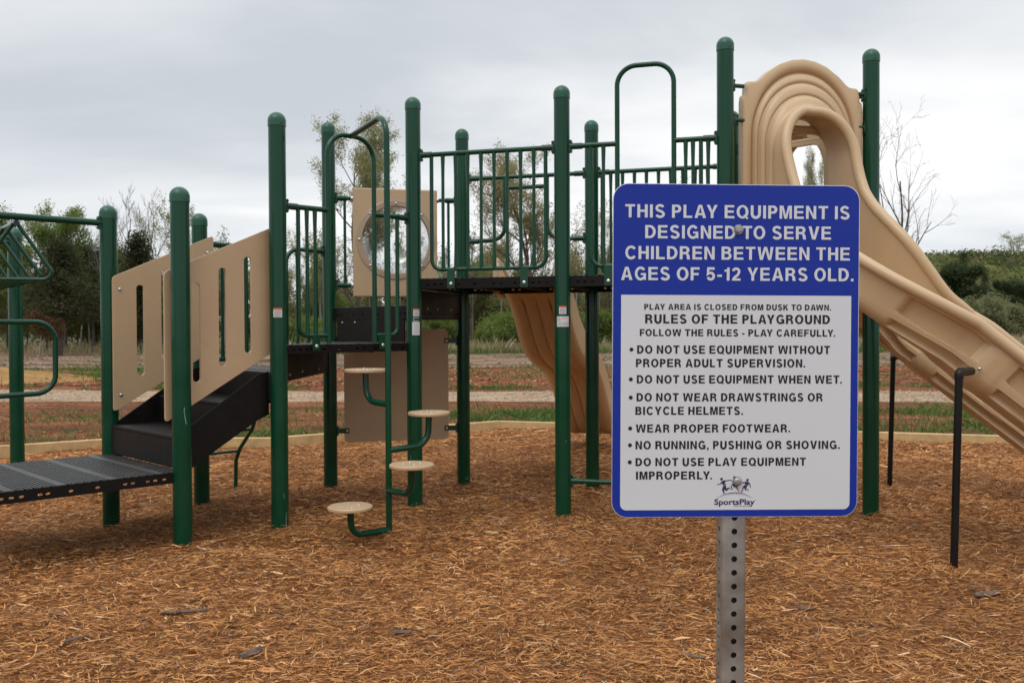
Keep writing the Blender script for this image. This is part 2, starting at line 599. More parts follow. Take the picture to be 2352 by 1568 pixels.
def np_mesh(name, verts, quads, cols, m, parent=None, loc=(0, 0, 0), tri=False):
    """big mesh straight from numpy arrays; cols: one colour per vertex"""
    me = bpy.data.meshes.new(name)
    k = 3 if tri else 4
    nv, nf = len(verts), len(quads)
    me.vertices.add(nv)
    me.vertices.foreach_set('co', np.asarray(verts, np.float32).ravel())
    me.loops.add(nf * k)
    me.loops.foreach_set('vertex_index', np.asarray(quads, np.int32).ravel())
    me.polygons.add(nf)
    me.polygons.foreach_set('loop_start', np.arange(0, nf * k, k, dtype=np.int32))
    me.polygons.foreach_set('loop_total', np.full(nf, k, np.int32))
    if cols is not None:
        at = me.attributes.new("col", 'FLOAT_COLOR', 'POINT')
        c4 = np.ones((nv, 4), np.float32)
        c4[:, :3] = cols
        at.data.foreach_set('color', c4.ravel())
    me.materials.append(m)
    me.update(calc_edges=True)
    me.validate()
    o = link(bpy.data.objects.new(name, me))
    if parent:
        o.parent = parent
    else:
        o.location = loc
    return o


# ================================================================== SETTING
def structure(o):
    o['kind'] = 'structure'
    return o


def hgt(x, y):
    """height of the far ground: flat, then a wooded hill to the right"""
    h = -0.07 + 0.0 * x
    d = np.clip((y - 125) / 170.0, 0, 1)
    d = d * d * (3 - 2 * d)
    sx = np.clip((x - 15) / 80.0, 0, 1)
    sx = sx * sx * (3 - 2 * sx)
    roll = 1.0 + 0.06 * np.sin(x * 0.035 + 1.0) + 0.04 * np.sin(x * 0.09)
    return h + d * (4.0 + 13.5 * sx * roll)


def grid_mesh(xs, ys, zf, name, m):
    X, Y = np.meshgrid(xs, ys)
    Z = zf(X, Y)
    nx, ny = len(xs), len(ys)
    vsn = np.stack([X.ravel(), Y.ravel(), Z.ravel()], 1)
    i = np.arange(nx * ny).reshape(ny, nx)
    q = np.stack([i[:-1, :-1].ravel(), i[:-1, 1:].ravel(), i[1:, 1:].ravel(), i[1:, :-1].ravel()], 1)
    o = np_mesh(name, vsn, q, None, m)
    o.data.polygons.foreach_set('use_smooth', [True] * len(q))
    return o


def wig(x, k):
    return 0.35 * np.sin(x * 0.9 + k) + 0.25 * np.sin(x * 2.1 + 2 * k) + 0.12 * np.sin(x * 5.3 + k * 3)


structure(grid_mesh(np.concatenate([np.linspace(-700, -60, 9), np.linspace(-50, 50, 41), np.linspace(60, 700, 40)]),
                    np.concatenate([np.linspace(-40, 70, 45), np.linspace(80, 420, 60), np.linspace(440, 1200, 8)]), hgt, "ground", FLOOR))


def strip(name, m, xs, near, far, z, ny=14, rough=0.0):
    """a sheet of soil between two lines, lying a little above the ground"""
    vs_, q = [], []
    xs = np.asarray(xs)
    T = np.linspace(0, 1, ny)
    X = np.repeat(xs[:, None], ny, 1)
    Y = near(xs)[:, None] * (1 - T) + far(xs)[:, None] * T
    lump = np.zeros_like(X)
    if rough:
        lump = rough * np.array([[mnoise.fractal(Vector((x * 0.35, y * 0.8, 0.3)), 1.0, 2.0, 4) for x, y in zip(r1_, r2_)] for r1_, r2_ in zip(X, Y)])
        lump *= np.sin(T * math.pi)[None, :] ** 0.5
    Z = z + lump
    vsn = np.stack([X.ravel(), Y.ravel(), Z.ravel()], 1)
    i = np.arange(X.size).reshape(X.shape)
    q = np.stack([i[:-1, :-1].ravel(), i[1:, :-1].ravel(), i[1:, 1:].ravel(), i[:-1, 1:].ravel()], 1)
    o = np_mesh(name, vsn, q, None, m)
    o.data.polygons.foreach_set('use_smooth', [True] * len(q))
    return structure(o)


XS = np.linspace(-60, 60, 361)
pfar = lambda x: 22.7 - 0.055 * x + 0.020 * np.maximum(-x - 4, 0) ** 1.7 + 0.25 * wig(x, 0.4)
pnear = lambda x: 19.6 - 0.07 * x - 0.02 * np.maximum(-x - 6, 0) + 0.25 * wig(x, 1.9)
strip("red_soil", REDDIRT, XS, lambda x: -6.0 + 0 * x, lambda x: 36.5 + 1.5 * wig(x * 0.4, 2.2), -0.066, 40)
strip("path", GRAVEL, XS, pnear, pfar, -0.060)
strip("red_clay_bank", REDBARE, XS, lambda x: pfar(x) + 2.2 + 0.8 * wig(x, 5), lambda x: 37 + 1.5 * wig(x * 0.5, 4), -0.058, 16, 0.05)
strip("tilled_soil", TILLED, XS, lambda x: 36.0 + 1.6 * wig(x * 0.5, 3), lambda x: 57 + 2.0 * wig(x * 0.4, 1) - np.minimum(0, x + 8) * 0.55, -0.050, 30, 0.10)

# mound of yellow sand by the path, far left
mb = MB()
vs_, fs_ = [], []
for i in range(31):
    for j in range(31):
        x, y = -6 + 12 * i / 30, -3 + 6 * j / 30
        r_ = math.hypot(x / 6, y / 3)
        h = max(0.0, 1 - r_) ** 0.8
        nz = mnoise.fractal(Vector((x * 0.6, y * 0.6, 2)), 1.0, 2.0, 5)
        vs_.append((-18.8 + x, 28.9 + y, -0.08 + h * (0.44 + 0.36 * nz)))
for i in range(30):
    for j in range(30):
        a = i * 31 + j
        fs_.append((a, a + 31, a + 32, a + 1))
mb.add(vs_, fs_, True)
structure(mb.build("sand_heap", SAND))

# ---- mulch bed inside the timber edging
BORDER = [(-13.0, 6.6), (-5.0, 11.92), (-3.1, 11.86), (-0.2, 13.85), (6.5, 11.66), (13.0, 9.4)]


def bfar(x):
    return np.interp(x, [p[0] for p in BORDER], [p[1] for p in BORDER])


SC = 0.05
gx_ = np.arange(-13, 13.001, SC)
gy_ = np.arange(-2.0, 14.1, SC)
GX, GY = np.meshgrid(gx_, gy_)


def vnoise(shape, cell, seed):
    """smooth value noise on the mulch grid"""
    r_ = np.random.default_rng(seed)
    ny, nx = shape
    cy_, cx_ = int(ny / cell) + 3, int(nx / cell) + 3
    g = r_.standard_normal((cy_, cx_))
    yy = np.arange(ny) / cell
    xx = np.arange(nx) / cell
    y0, x0 = yy.astype(int), xx.astype(int)
    fy, fx = yy - y0, xx - x0
    fy, fx = fy * fy * (3 - 2 * fy), fx * fx * (3 - 2 * fx)
    a = g[y0][:, x0] * (1 - fx) + g[y0][:, x0 + 1] * fx
    b_ = g[y0 + 1][:, x0] * (1 - fx) + g[y0 + 1][:, x0 + 1] * fx
    return a * (1 - fy)[:, None] + b_ * fy[:, None]


MZ = 0.022 * vnoise(GX.shape, 22, 1) + 0.011 * vnoise(GX.shape, 8, 2) + 0.006 * vnoise(GX.shape, 3, 3) + 0.003 * vnoise(GX.shape, 1.5, 4)
MZ += 0.030 * vnoise(GX.shape, 14, 9) * np.clip(vnoise(GX.shape, 40, 10), 0, 1)
for px0, py0 in ((-2.265, 6.27), (-3.154, 7.18), (-1.73, 6.792), (-1.709, 8.592), (-0.82, 7.682), (-0.476, 8.907), (0.405, 7.338), (0.749, 8.563), (1.631, 6.994), (2.863, 7.309), (-2.619, 7.702), (1.974, 8.219), (-0.9, 6.6)):
    r2_ = (GX - px0 - 0.03) ** 2 + (GY - py0 + 0.02) ** 2
    MZ += 0.034 * np.exp(-r2_ / 0.20 ** 2) - 0.016 * np.exp(-((GX - px0 + 0.22) ** 2 + (GY - py0 - 0.05) ** 2) / 0.25 ** 2)
MZ += np.clip((GX + 6) / -8, 0, 1) * 0.05 - 0.0


def mz(x, y):
    fx = np.clip((np.asarray(x) - gx_[0]) / SC, 0, len(gx_) - 1.001)
    fy = np.clip((np.asarray(y) - gy_[0]) / SC, 0, len(gy_) - 1.001)
    x0, y0 = fx.astype(int), fy.astype(int)
    ax, ay = fx - x0, fy - y0
    return (MZ[y0, x0] * (1 - ax) + MZ[y0, x0 + 1] * ax) * (1 - ay) + (MZ[y0 + 1, x0] * (1 - ax) + MZ[y0 + 1, x0 + 1] * ax) * ay


idx = np.arange(GX.size).reshape(GX.shape)
inside = (GY + 0.02 < bfar(GX))
fm = inside[:-1, :-1] & inside[1:, :-1] & inside[:-1, 1:] & inside[1:, 1:]
q = np.stack([idx[:-1, :-1][fm], idx[:-1, 1:][fm], idx[1:, 1:][fm], idx[1:, :-1][fm]], 1)
used = np.unique(q)
remap = np.zeros(GX.size, np.int64)
remap[used] = np.arange(len(used))
o = np_mesh("mulch_bed", np.stack([GX.ravel(), GY.ravel(), MZ.ravel()], 1)[used], remap[q], None, MULCH)
o.data.polygons.foreach_set('use_smooth', [True] * len(q))
structure(o)

# timber edging: boards end to end
nb = 0
for (x0, y0), (x1, y1) in zip(BORDER[:-1], BORDER[1:]):
    Ls = math.hypot(x1 - x0, y1 - y0)
    k = max(1, round(Ls / 3.6))
    for i in range(k):
        a = Vector((x0 + (x1 - x0) * i / k, y0 + (y1 - y0) * i / k, 0))
        c = Vector((x0 + (x1 - x0) * (i + 1) / k, y0 + (y1 - y0) * (i + 1) / k, 0))
        d = (c - a).normalized()
        mid = (a + c) / 2
        mb = MB()
        nn = Vector((-d.y, d.x, 0))
        dz = random.uniform(-0.006, 0.006)
        mb.box((mid.x, mid.y, 0.0 + dz), d, nn, (0, 0, 1), (c - a).length / 2 - 0.003, 0.045, 0.115)
        o = mb.build("edging_board", PINE, bevel=0.008, loc=(mid.x, mid.y, 0))
        tag(o, "pale pine edging board lying along the far edge of the mulch bed", "board", "pine boards edging the mulch bed")

# ---- shredded wood lying on the bed
NS = 400000
Y0, Y1 = 3.0, 13.9
pw = 0.75
yy = (Y0 ** pw + rng.random(NS) * (Y1 ** pw - Y0 ** pw)) ** (1 / pw)
xx = (rng.random(NS) * 2 - 1) * (yy * 0.70 + 1.6)
ok = yy < bfar(xx) - 0.06
xx, yy = xx[ok], yy[ok]
NS = len(xx)
ln = rng.lognormal(math.log(0.039), 0.58, NS) * (0.85 + yy * 0.035)
wd = rng.lognormal(math.log(0.0028), 0.46, NS) * (0.8 + yy * 0.06)
ang = rng.normal(0.12, 0.75, NS) + np.where(rng.random(NS) < 0.3, math.pi / 2, 0)
tilt = rng.normal(0, 0.20, NS)
kink = rng.normal(0, 0.45, NS)
zc = mz(xx, yy) + rng.random(NS) ** 2 * 0.024 + 0.002
dx, dy = np.cos(ang), np.sin(ang)
dx2, dy2 = np.cos(ang + kink), np.sin(ang + kink)
nx_, ny_ = -dy, dx
roll = rng.normal(0, 0.7, NS)
P = np.zeros((NS, 6, 3), np.float32)
h2 = ln / 2
for k, (sx, sy, sgn) in enumerate(((-1, -1, -1), (-1, 1, -1), (0, -1, 0), (0, 1, 0), (1, -1, 1), (1, 1, 1))):
    ddx = dx if sgn <= 0 else dx2
    ddy = dy if sgn <= 0 else dy2
    tap = 0.45 if sgn else 1.0
    P[:, k, 0] = xx + sx * h2 * ddx + sy * wd * tap * nx_ * 0.5
    P[:, k, 1] = yy + sx * h2 * ddy + sy * wd * tap * ny_ * 0.5
    P[:, k, 2] = zc + sx * h2 * np.sin(tilt) * 0.9 + sy * wd * tap * 0.5 * np.sin(roll) + (0.25 * np.abs(kink) * ln * 0.2 if sgn == 0 else 0)
base = (np.arange(NS) * 6)[:, None]
Q = np.concatenate([base + np.array([[0, 2, 3, 1]]), base + np.array([[2, 4, 5, 3]])], 0)
pal = np.array([(0.53, 0.255, 0.088), (0.46, 0.205, 0.066), (0.37, 0.150, 0.047), (0.23, 0.090, 0.030), (0.10, 0.042, 0.018),
                (0.61, 0.350, 0.150), (0.72, 0.49, 0.28), (0.29, 0.22, 0.17)])
pi = rng.choice(len(pal), NS, p=[0.26, 0.24, 0.18, 0.13, 0.075, 0.075, 0.022, 0.018])
pn = vnoise(GX.shape, 17, 21) * 0.5 + vnoise(GX.shape, 6, 22) * 0.35
patch = np.clip(1.0 + 0.22 * pn[np.clip(((yy - gy_[0]) / SC).astype(int), 0, GX.shape[0] - 1), np.clip(((xx - gx_[0]) / SC).astype(int), 0, GX.shape[1] - 1)], 0.62, 1.3)
cc = pal[pi] * np.array([1.08, 1.09, 1.14]) * (0.8 + 0.4 * rng.random((NS, 1))) * patch[:, None]
o = np_mesh("wood_mulch", P.reshape(-1, 3), Q, np.repeat(cc, 6, 0), SHRED)
o['kind'] = 'stuff'

# larger loose pieces of bark and splinters, each one a thing
chips = [("long grey brown splinter of wood lying on the mulch in the foreground", (-1.71, 4.74), 0.24, 0.028, 0.05, BARKD),
         ("dark bark sliver standing out of the mulch near the lower edge", (-2.08, 4.32), 0.13, 0.022, 0.75, BARKD),
         ("small knobby dark bark lump on the mulch left of the splinter", (-2.36, 4.70), 0.06, 0.035, 0.3, BARKD),
         ("grey weathered bark flake at the lower edge of the mulch", (-1.20, 4.16), 0.11, 0.06, 0.9, BARKD),
         ("reddish bark chunk on the mulch right of the long splinter", (-0.55, 4.50), 0.10, 0.03, -0.2, BARKD),
         ("dark bark strip lying on the mulch to the right of the sign post", (0.82, 4.15), 0.11, 0.026, -0.6, BARKD),
         ("black bark flake lying on the mulch at the foot of the slide leg", (2.62, 5.05), 0.15, 0.05, 0.2, BARKD),
         ("flat brown bark piece on the mulch between sign post and slide leg", (1.55, 4.9), 0.12, 0.03, -0.3, BARKD),
         ("pale wood chip lying under the step climber", (-0.15, 6.75), 0.09, 0.035, -0.5, PINE),
         ("long dark twig on the mulch under the upper deck", (0.05, 8.25), 0.34, 0.022, 0.1, BARKD),
         ("small white wood flake near the middle of the bed behind the climber", (-0.05, 9.0), 0.07, 0.03, 0.2, PINE)]
for lab, (x, y), L_, W_, a_, m_ in chips:
    mb = MB()
    r_ = random.Random(lab)
    d = Vector((math.cos(a_), math.sin(a_), 0))
    nn = Vector((-d.y, d.x, 0))
    z0 = float(mz(x, y)) + 0.018
    vs_, fs_ = [], []
    K = 8
    for i in range(K + 1):
        f = i / K
        wv = W_ * 0.5 * (0.35 + 0.65 * math.sin(math.pi * min(0.95, max(0.06, f))) ** 0.5) * r_.uniform(0.8, 1.15)
        th = W_ * 0.30 * r_.uniform(0.7, 1.2)
        c = Vector((x, y, z0)) + d * (L_ * (f - 0.5)) + nn * r_.uniform(-0.1, 0.1) * W_ + Vector((0, 0, 0.05 * L_ * (f - 0.3)))
        for j in range(6):
            t_ = 2 * math.pi * j / 6
            vs_.append(c + nn * math.cos(t_) * wv * r_.uniform(0.85, 1.1) + Vector((0, 0, math.sin(t_) * th)))
    fs_ = [(i * 6 + j, i * 6 + (j + 1) % 6, (i + 1) * 6 + (j + 1) % 6, (i + 1) * 6 + j) for i in range(K) for j in range(6)]
    mb.add(vs_, fs_ + [tuple(range(6))[::-1], tuple(range(K * 6, K * 6 + 6))], False)
    o = mb.build("wood_chip", m_, loc=(x, y, z0))
    tag(o, lab, "wood chip", "loose bark and wood pieces on the mulch")

# ================================================================== PLAY STRUCTURE
U = Vector((0.96285, -0.27005, 0))
Vv = Vector((0.27005, 0.96285, 0))
Wd = Vector((-0.71529, -0.69882, 0))
S = 1.2724
pE = Vector((-0.8198, 7.6815, 0))
pG, pI = pE + U * S, pE + U * 2 * S
pF = pE + Vv * S
pH, pM = pF + U * S, pF + U * 2 * S
pJ = (pI + pM) / 2 + U * S * math.sqrt(3) / 2
pD = (pE + pF) / 2 - U * S * math.sqrt(3) / 2
pC, pK = pE + Wd * S, pD + Wd * S
pA, pB = pC + Wd * 0.748, pK + Wd * 0.748
pL = Vector((-4.72, 8.72, 0))
Z = Vector((0, 0, 1))
RP = 0.0635
Z_LOW, Z_TRI, Z_MID, Z_STEP, Z_TOP = 0.545, 1.19, 1.395, 1.71, 1.93

PLAY = thing("play_structure", (pE.x, pE.y, 0), "green and tan playground structure with posts, decks, stairs and slides standing on the mulch", "playground equipment")


def post(p, ztop, scuff=0):
    mb = MB()
    mb.lathe((p.x, p.y, 0), [(RP, -0.25), (RP, ztop - 0.075)], 32)
    o = mb.build("support_post", GREEN, PLAY)
    cp = MB()
    prof = [(RP + 0.0035, -0.105), (RP + 0.0035, -0.066)] + [((RP + 0.0035) * math.cos(R(a)), -0.066 + (RP + 0.0035) * math.sin(R(a))) for a in range(8, 90, 8)] + [(0.001, 0.001)]
    cp.lathe((p.x, p.y, ztop), prof, 32)
    # rivet that holds the cap
    d = Vector((-p.x, -p.y, 0)).normalized()
    d = (d + Vector((-d.y, d.x, 0)) * 0.5).normalized()
    bolt(cp, Vector((p.x, p.y, ztop - 0.086)) + d * (RP + 0.003), d, 0.007, 0.004)
    cp.build("post_cap", CAPM, o)
    return o


posts = {}
for k_, p_, zt in (("A", pA, 2.486), ("B", pB, 2.486), ("K", pK, 2.486), ("C", pC, 3.113), ("D", pD, 3.443), ("E", pE, 3.443), ("F", pF, 3.443),
                   ("G", pG, 3.443), ("H", pH, 3.443), ("M", pM, 3.443), ("I", pI, 3.713), ("J", pJ, 3.713), ("L", pL, 2.486), ("N", pB + Wd * 1.25, 2.486), ("O", pA + Wd * 1.25, 2.486), ("Q", pL + Wd * 1.25, 2.486)):
    posts[k_] = post(p_, zt)


def curved_patch(mb, p, az, z0, z1, half, r, mi=0, n=6):
    vs_ = []
    for i in range(n + 1):
        a = az - half + 2 * half * i / n
        vs_ += [(p.x + math.sin(a) * r, p.y - math.cos(a) * r, z0), (p.x + math.sin(a) * r, p.y - math.cos(a) * r, z1)]
    mb.add(vs_, [(2 * i, 2 * i + 2, 2 * i + 3, 2 * i + 1) for i in range(n)], True, mi)


def sticker(pk, p, az, z0, z1, half, style):
    """small label wrapped round a post; style says what is printed on it"""
    mb = MB()
    r = RP + 0.0012
    curved_patch(mb, p, az, z0, z1, half, r, 0)
    H_ = z1 - z0
    if style == 'warn':
        curved_patch(mb, p, az, z1 - H_ * 0.2, z1, half * 0.98, r + 0.0006, 1)
        for i in range(7):
            zz_ = z0 + H_ * (0.08 + 0.095 * i)
            curved_patch(mb, p, az + 0.01 * (i % 3 - 1), zz_, zz_ + H_ * 0.035, half * (0.82 if i % 3 else 0.66), r + 0.0006, 2)
    elif style == 'code':
        for i in range(9):
            a = az - half * 0.8 + half * 1.6 * i / 8
            curved_patch(mb, p, a, z0 + H_ * 0.12, z1 - H_ * 0.12, half * (0.05 + 0.05 * (i % 3)), r + 0.0006, 3, 1)
    elif style == 'text':
        for i in range(6):
            zz_ = z0 + H_ * (0.10 + 0.14 * i)
            curved_patch(mb, p, az, zz_, zz_ + H_ * 0.03, half * (0.75 if i % 2 else 0.5), r + 0.0006, 2)
    elif style == 'notice':
        for i in range(3):
            curved_patch(mb, p, az + 0.02, z0 + H_ * (0.14 + 0.12 * i), z0 + H_ * (0.17 + 0.12 * i), half * 0.85, r + 0.0006, 2)
        curved_patch(mb, p, az + half * 0.22, z0 + H_ * 0.78, z0 + H_ * 0.82, half * 0.5, r + 0.0006, 4)
        # red warning triangle outline
        a0, a1 = az - half * 0.86, az - half * 0.42
        tri = [(a0, 0.58), ((a0 + a1) / 2, 0.90), (a1, 0.58)]
        for (aa, ta), (ab, tb) in zip(tri, tri[1:] + tri[:1]):
            mb.tube([(p.x + math.sin(q_) * (r + 0.0008), p.y - math.cos(q_) * (r + 0.0008), z0 + H_ * t_) for q_, t_ in ((aa, ta), (ab, tb))], 0.0012, 4, mi=4)
    mb.build("sticker", [STICK, ORANGE, GREYINK, INK, REDINK], posts[pk])


sticker("C", pC, -0.02 + 0.18, 1.60, 1.668, 0.50, 'warn')
sticker("E", pE, 0.42, 1.615, 1.678, 0.42, 'warn')
sticker("E", pE, 0.40, 1.575, 1.605, 0.36, 'code')
sticker("E", pE, 0.38, 1.458, 1.568, 0.52, 'text')
sticker("G", pG, -0.03, 1.622, 1.686, 0.46, 'warn')
sticker("G", pG, 0.0, 1.522, 1.604, 0.80, 'notice')


def scratch(pk, p, pts, w_):
    mb = MB()
    r = RP + 0.0008
    vs_ = []
    for az, z_ in pts:
        q_ = Vector((p.x + math.sin(az) * r, p.y - math.cos(az) * r, z_))
        d = Vector((math.cos(az), math.sin(az), 0)) * w_
        vs_ += [q_ - d, q_ + d]
    mb.add(vs_, [(2 * i, 2 * i + 1, 2 * i + 3, 2 * i + 2) for i in range(len(pts) - 1)], True)
    mb.build("paint_scratch", SCRATCH, posts[pk])


SCRATCH = speckle("chipped_pale_primer", (0.22, 0.36, 0.30), 0.6, 0.3, 60)
scratch("A", pA, [(0.62, 0.985), (0.60, 0.955), (0.66, 0.93), (0.74, 0.895), (0.80, 0.87)], 0.0022)
scratch("C", pC, [(0.98, 0.16), (1.0, 0.12), (0.99, 0.085), (1.02, 0.05)], 0.0024)
scratch("C", pC, [(0.70, 0.30), (0.74, 0.28), (0.73, 0.262)], 0.0014)
scratch("E", pE, [(-0.5, 0.46), (-0.46, 0.43), (-0.47, 0.415)], 0.0014)
scratch("G", pG, [(0.3, 0.62), (0.36, 0.60)], 0.0013)
scratch("F", pF, [(0.2, 0.06), (0.5, 0.05), (0.7, 0.075)], 0.0022)


# ---- decks
def deck(name, pts, ztop, m, depth, inset=0.0, slots=None, label=None):
    """plate with turned-down slotted edges"""
    c = sum(pts, Vector()) / len(pts)
    pp = [c + (p - c) * (1 - inset) for p in pts]
    mb = MB()
    mb.poly([(p.x, p.y) for p in pp], [], (0, 0, 0), (1, 0, 0), (0, 1, 0), ztop - 0.006, ztop, 0)
    # stiffening channels below
    for f in (0.33, 0.66):
        a = pp[0].lerp(pp[1], f)
        b_ = pp[-1].lerp(pp[-2], f) if len(pp) > 3 else pp[2].lerp(pp[1] if f > .5 else pp[0], 0.35)
        d = (b_ - a)
        mb.box((a + b_) / 2 + Z * (ztop - 0.04), d.normalized(), d.normalized().cross(Z), Z, d.length / 2 - 0.03, 0.014, 0.033, 1)
    o = mb.build(name, [m, BLACK], PLAY)
    if label:
        o['label'] = label
    for i in range(len(pp)):
        a, b_ = pp[i], pp[(i + 1) % len(pp)]
        d = b_ - a
        Ld = d.length
        d.normalize()
        out = Vector((d.y, -d.x, 0))
        if (a + b_).dot(out) / 2 < c.dot(out):
            out = -out
        holes = []
        for cx_ in (0.10, 0.145, 0.19, 0.275, 0.31, 0.42, 0.55, 0.60, 0.69, 0.73, 0.81, 0.85, 0.90):
            x = Ld * cx_
            holes.append(rrect(x - 0.014, depth * 0.34, x + 0.014, depth * 0.34 + 0.014, 0.0065, 3))
        fl = MB()
        ex = d if Vector((0, 0, 1)).cross(out).dot(d) > 0 else -d
        og = a if ex == d else b_
        outl = [(0.055, 0), (Ld - 0.055, 0), (Ld - 0.055, depth - 0.004), (0.055, depth - 0.004)]
        fl.poly(outl, holes, og + Z * (ztop - depth), ex, (0, 0, 1), -0.004, 0.0)
        fl.build("deck_edge", BLACK, o)
    return o


LW = 1.25
deck("deck", [pA, pB, pB + Wd * LW, pA + Wd * LW], Z_LOW, PERF, 0.078, label="low perforated metal transfer deck")
deck("deck", [pC, pD, pK], Z_TRI, PERF, 0.078)
deck("deck", [pC, pE, pD], Z_MID, PERF, 0.068)
deck("deck", [pD, pE, pF], Z_STEP, PERF, 0.115)
deck("deck", [pE, pG, pH, pF], Z_TOP, PERF, 0.088)
deck("deck", [pG, pI, pM, pH], Z_TOP, PERF, 0.088)
deck("deck", [pI, pJ, pM], Z_TOP, PERF, 0.088)


def riser(a, b_, t0, t1, z0, z1, bolts=()):
    d = (b_ - a).normalized()
    nn = Vector((d.y, -d.x, 0))
    mb = MB()
    mb.poly([(t0, z0), (t1, z0), (t1, z1), (t0, z1)], [], a, d, Z, -0.006, 0.006, 0)
    for t_, z_ in bolts:
        bolt(mb, a + d * t_ + Z * z_ + nn * 0.006, nn, 0.010, 0.006, 1)
    mb.build("riser_panel", [BLACK, STEEL], PLAY)


riser(pD, pE, 0.13, S - 0.13, Z_MID + 0.004, Z_STEP - 0.117, [(0.22, 1.57), (0.42, 1.57)])
riser(pE, pF, 0.08, S - 0.08, 1.655, Z_TOP - 0.09, [(0.3, 1.685), (0.55, 1.685), (0.9, 1.685)])
riser(pC, pD, 0.07, S * math.sqrt(2) - 0.07, 1.135, Z_MID - 0.07, [(0.3, 1.16), (0.7, 1.165), (1.3, 1.16)])


# ---- stair between low deck and triangle deck
ab = (pB - pA).normalized()
up = -Wd
mb = MB()
st = MB()
stair = None
treads = [(0.0, 0.374, 0.775), (0.374, 0.735, 0.985)]
run = 0.748
tb = MB()
Wst = (pB - pA).length
for i, (t0, t1, z_) in enumerate(treads):
    c = pA + ab * (Wst / 2) + up * ((t0 + t1) / 2) + Z * (z_ - 0.012)
    tb.box(c, ab, up, Z, Wst / 2 - 0.075, (t1 - t0) / 2 + 0.02, 0.012)
o_stair = tb.build("stair", BLACK, PLAY, bevel=0.004)
for i, (t_, z0, z1) in enumerate(((0.0, Z_LOW + 0.01, 0.750), (0.374, 0.777, 0.960), (0.735, 0.987, 1.176))):
    rb = MB()
    rb.box(pA + ab * (Wst / 2) + up * (t_ - 0.014) + Z * ((z0 + z1) / 2), ab, up, Z, Wst / 2 - 0.078, 0.005, (z1 - z0) / 2)
    rb.build("riser", BLACK, o_stair)
for side, off in ((pA, 0.068), (pB, -0.068)):
    mb = MB()
    outl = [(0.03, 0.50), (0.12, 0.56), (0.60, 0.84), (0.70, 0.88), (0.70, 1.20), (0.62, 1.185), (0.03, 0.80)]
    holes = [rrect(0.075, 0.64, 0.088, 0.672, 0.005, 3), rrect(0.075, 0.70, 0.088, 0.732, 0.005, 3)]
    mb.poly(outl, holes, side + ab * off, up, Z, -0.004, 0.004)
    mb.build("stringer", BLACK, o_stair)


# ---- slotted stair panels
def slotted_panel(base, t0, t1, zb0, zb1, zt0, zt1, slots, face):
    outl0 = [(t0, zb0), (t1, zb1), (t1, zt1), (t0, zt0)]
    # rounded corners
    pts = []
    K = 4
    for i in range(4):
        a, b_, c = [Vector((*outl0[(i + j) % 4], 0)) for j in (-1, 0, 1)]
        u1, u2 = (a - b_).normalized(), (c - b_).normalized()
        r_ = 0.03
        for k in range(K + 1):
            f = k / K
            q_ = b_ + u1 * r_ * (1 - f) ** 2 + u2 * r_ * f ** 2
            pts.append((q_.x, q_.y))
    holes = [rrect(c - 0.029, z0, c + 0.029, z1, 0.026, 5) for c, z0, z1 in slots]
    mb = MB()
    mb.poly(pts, holes, base, up, Z, -0.0095, 0.0095)
    o = mb.build("slotted_panel", TAN, PLAY, bevel=0.0035)
    f = up.cross(Z) * face
    bb = []
    for x in (t0 + 0.055, t1 - 0.055):
        g = (x - t0) / (t1 - t0)
        for z_ in (zb0 + (zb1 - zb0) * g + 0.10, zt0 + (zt1 - zt0) * g - 0.12):
            m2 = MB()
            bolt(m2, base + up * x + Z * z_ + f * 0.0095, f, 0.013, 0.010)
            m2.build("bolt", STEEL, o)
    # brackets that fix the panel to the posts, on the back
    for x, z_ in ((t0 + 0.09, zt0 - 0.1), (t0 + 0.09, zb0 + 0.16), (t1 - 0.10, zt1 - 0.15), (t1 - 0.10, zb1 + 0.12)):
        m2 = MB()
        m2.lathe(base + up * x + Z * z_ - f * 0.035, [(0.016, 0), (0.016, 0.026)], 10, f)
        m2.build("bracket", CLAMPM, o)


slotted_panel(pA + ab * 0.086, -0.08, 0.80, 0.875, 1.375, 1.905, 2.295, [(0.148, 1.145, 1.838), (0.345, 1.25, 1.953), (0.543, 1.341, 2.041)], 1)
slotted_panel(pB - ab * 0.086, -0.008, 0.825, 0.875, 1.345, 1.925, 2.297, [(0.205, 1.15, 1.867), (0.405, 1.25, 1.985), (0.605, 1.34, 2.07)], 1)

RT, RB_, RU = 0.0205, 0.0135, 0.0165


def clamp(mb, p, d, z_):
    """bolted collar where a rail meets a post; d points from the post along the rail"""
    c = Vector((p.x, p.y, z_)) + d * (RP + 0.006)
    side = Vector((-d.y, d.x, 0))
    mb.box(c, d, side, Z, 0.009, 0.020, 0.050)
    for s_ in (-1, 1):
        mb.lathe(c + Z * 0.036 * s_ - side * 0.02 + d * 0.004, [(0.011, 0), (0.011, 0.040)], 8, side)
    mb.lathe(c - d * 0.0, [(RT + 0.005, 0), (RT + 0.005, 0.095)], 14, d)


def tab(mb, a, d, out, t_, ztop, zbot, mi_b):
    c = a + d * t_
    mb.box(c + Z * ((ztop + zbot) / 2) + out * 0.012, d, out, Z, 0.033, 0.004, (ztop - zbot) / 2)
    bolt(mb, c + Z * (zbot + 0.035) + out * 0.016, out, 0.017, 0.012, mi_b)


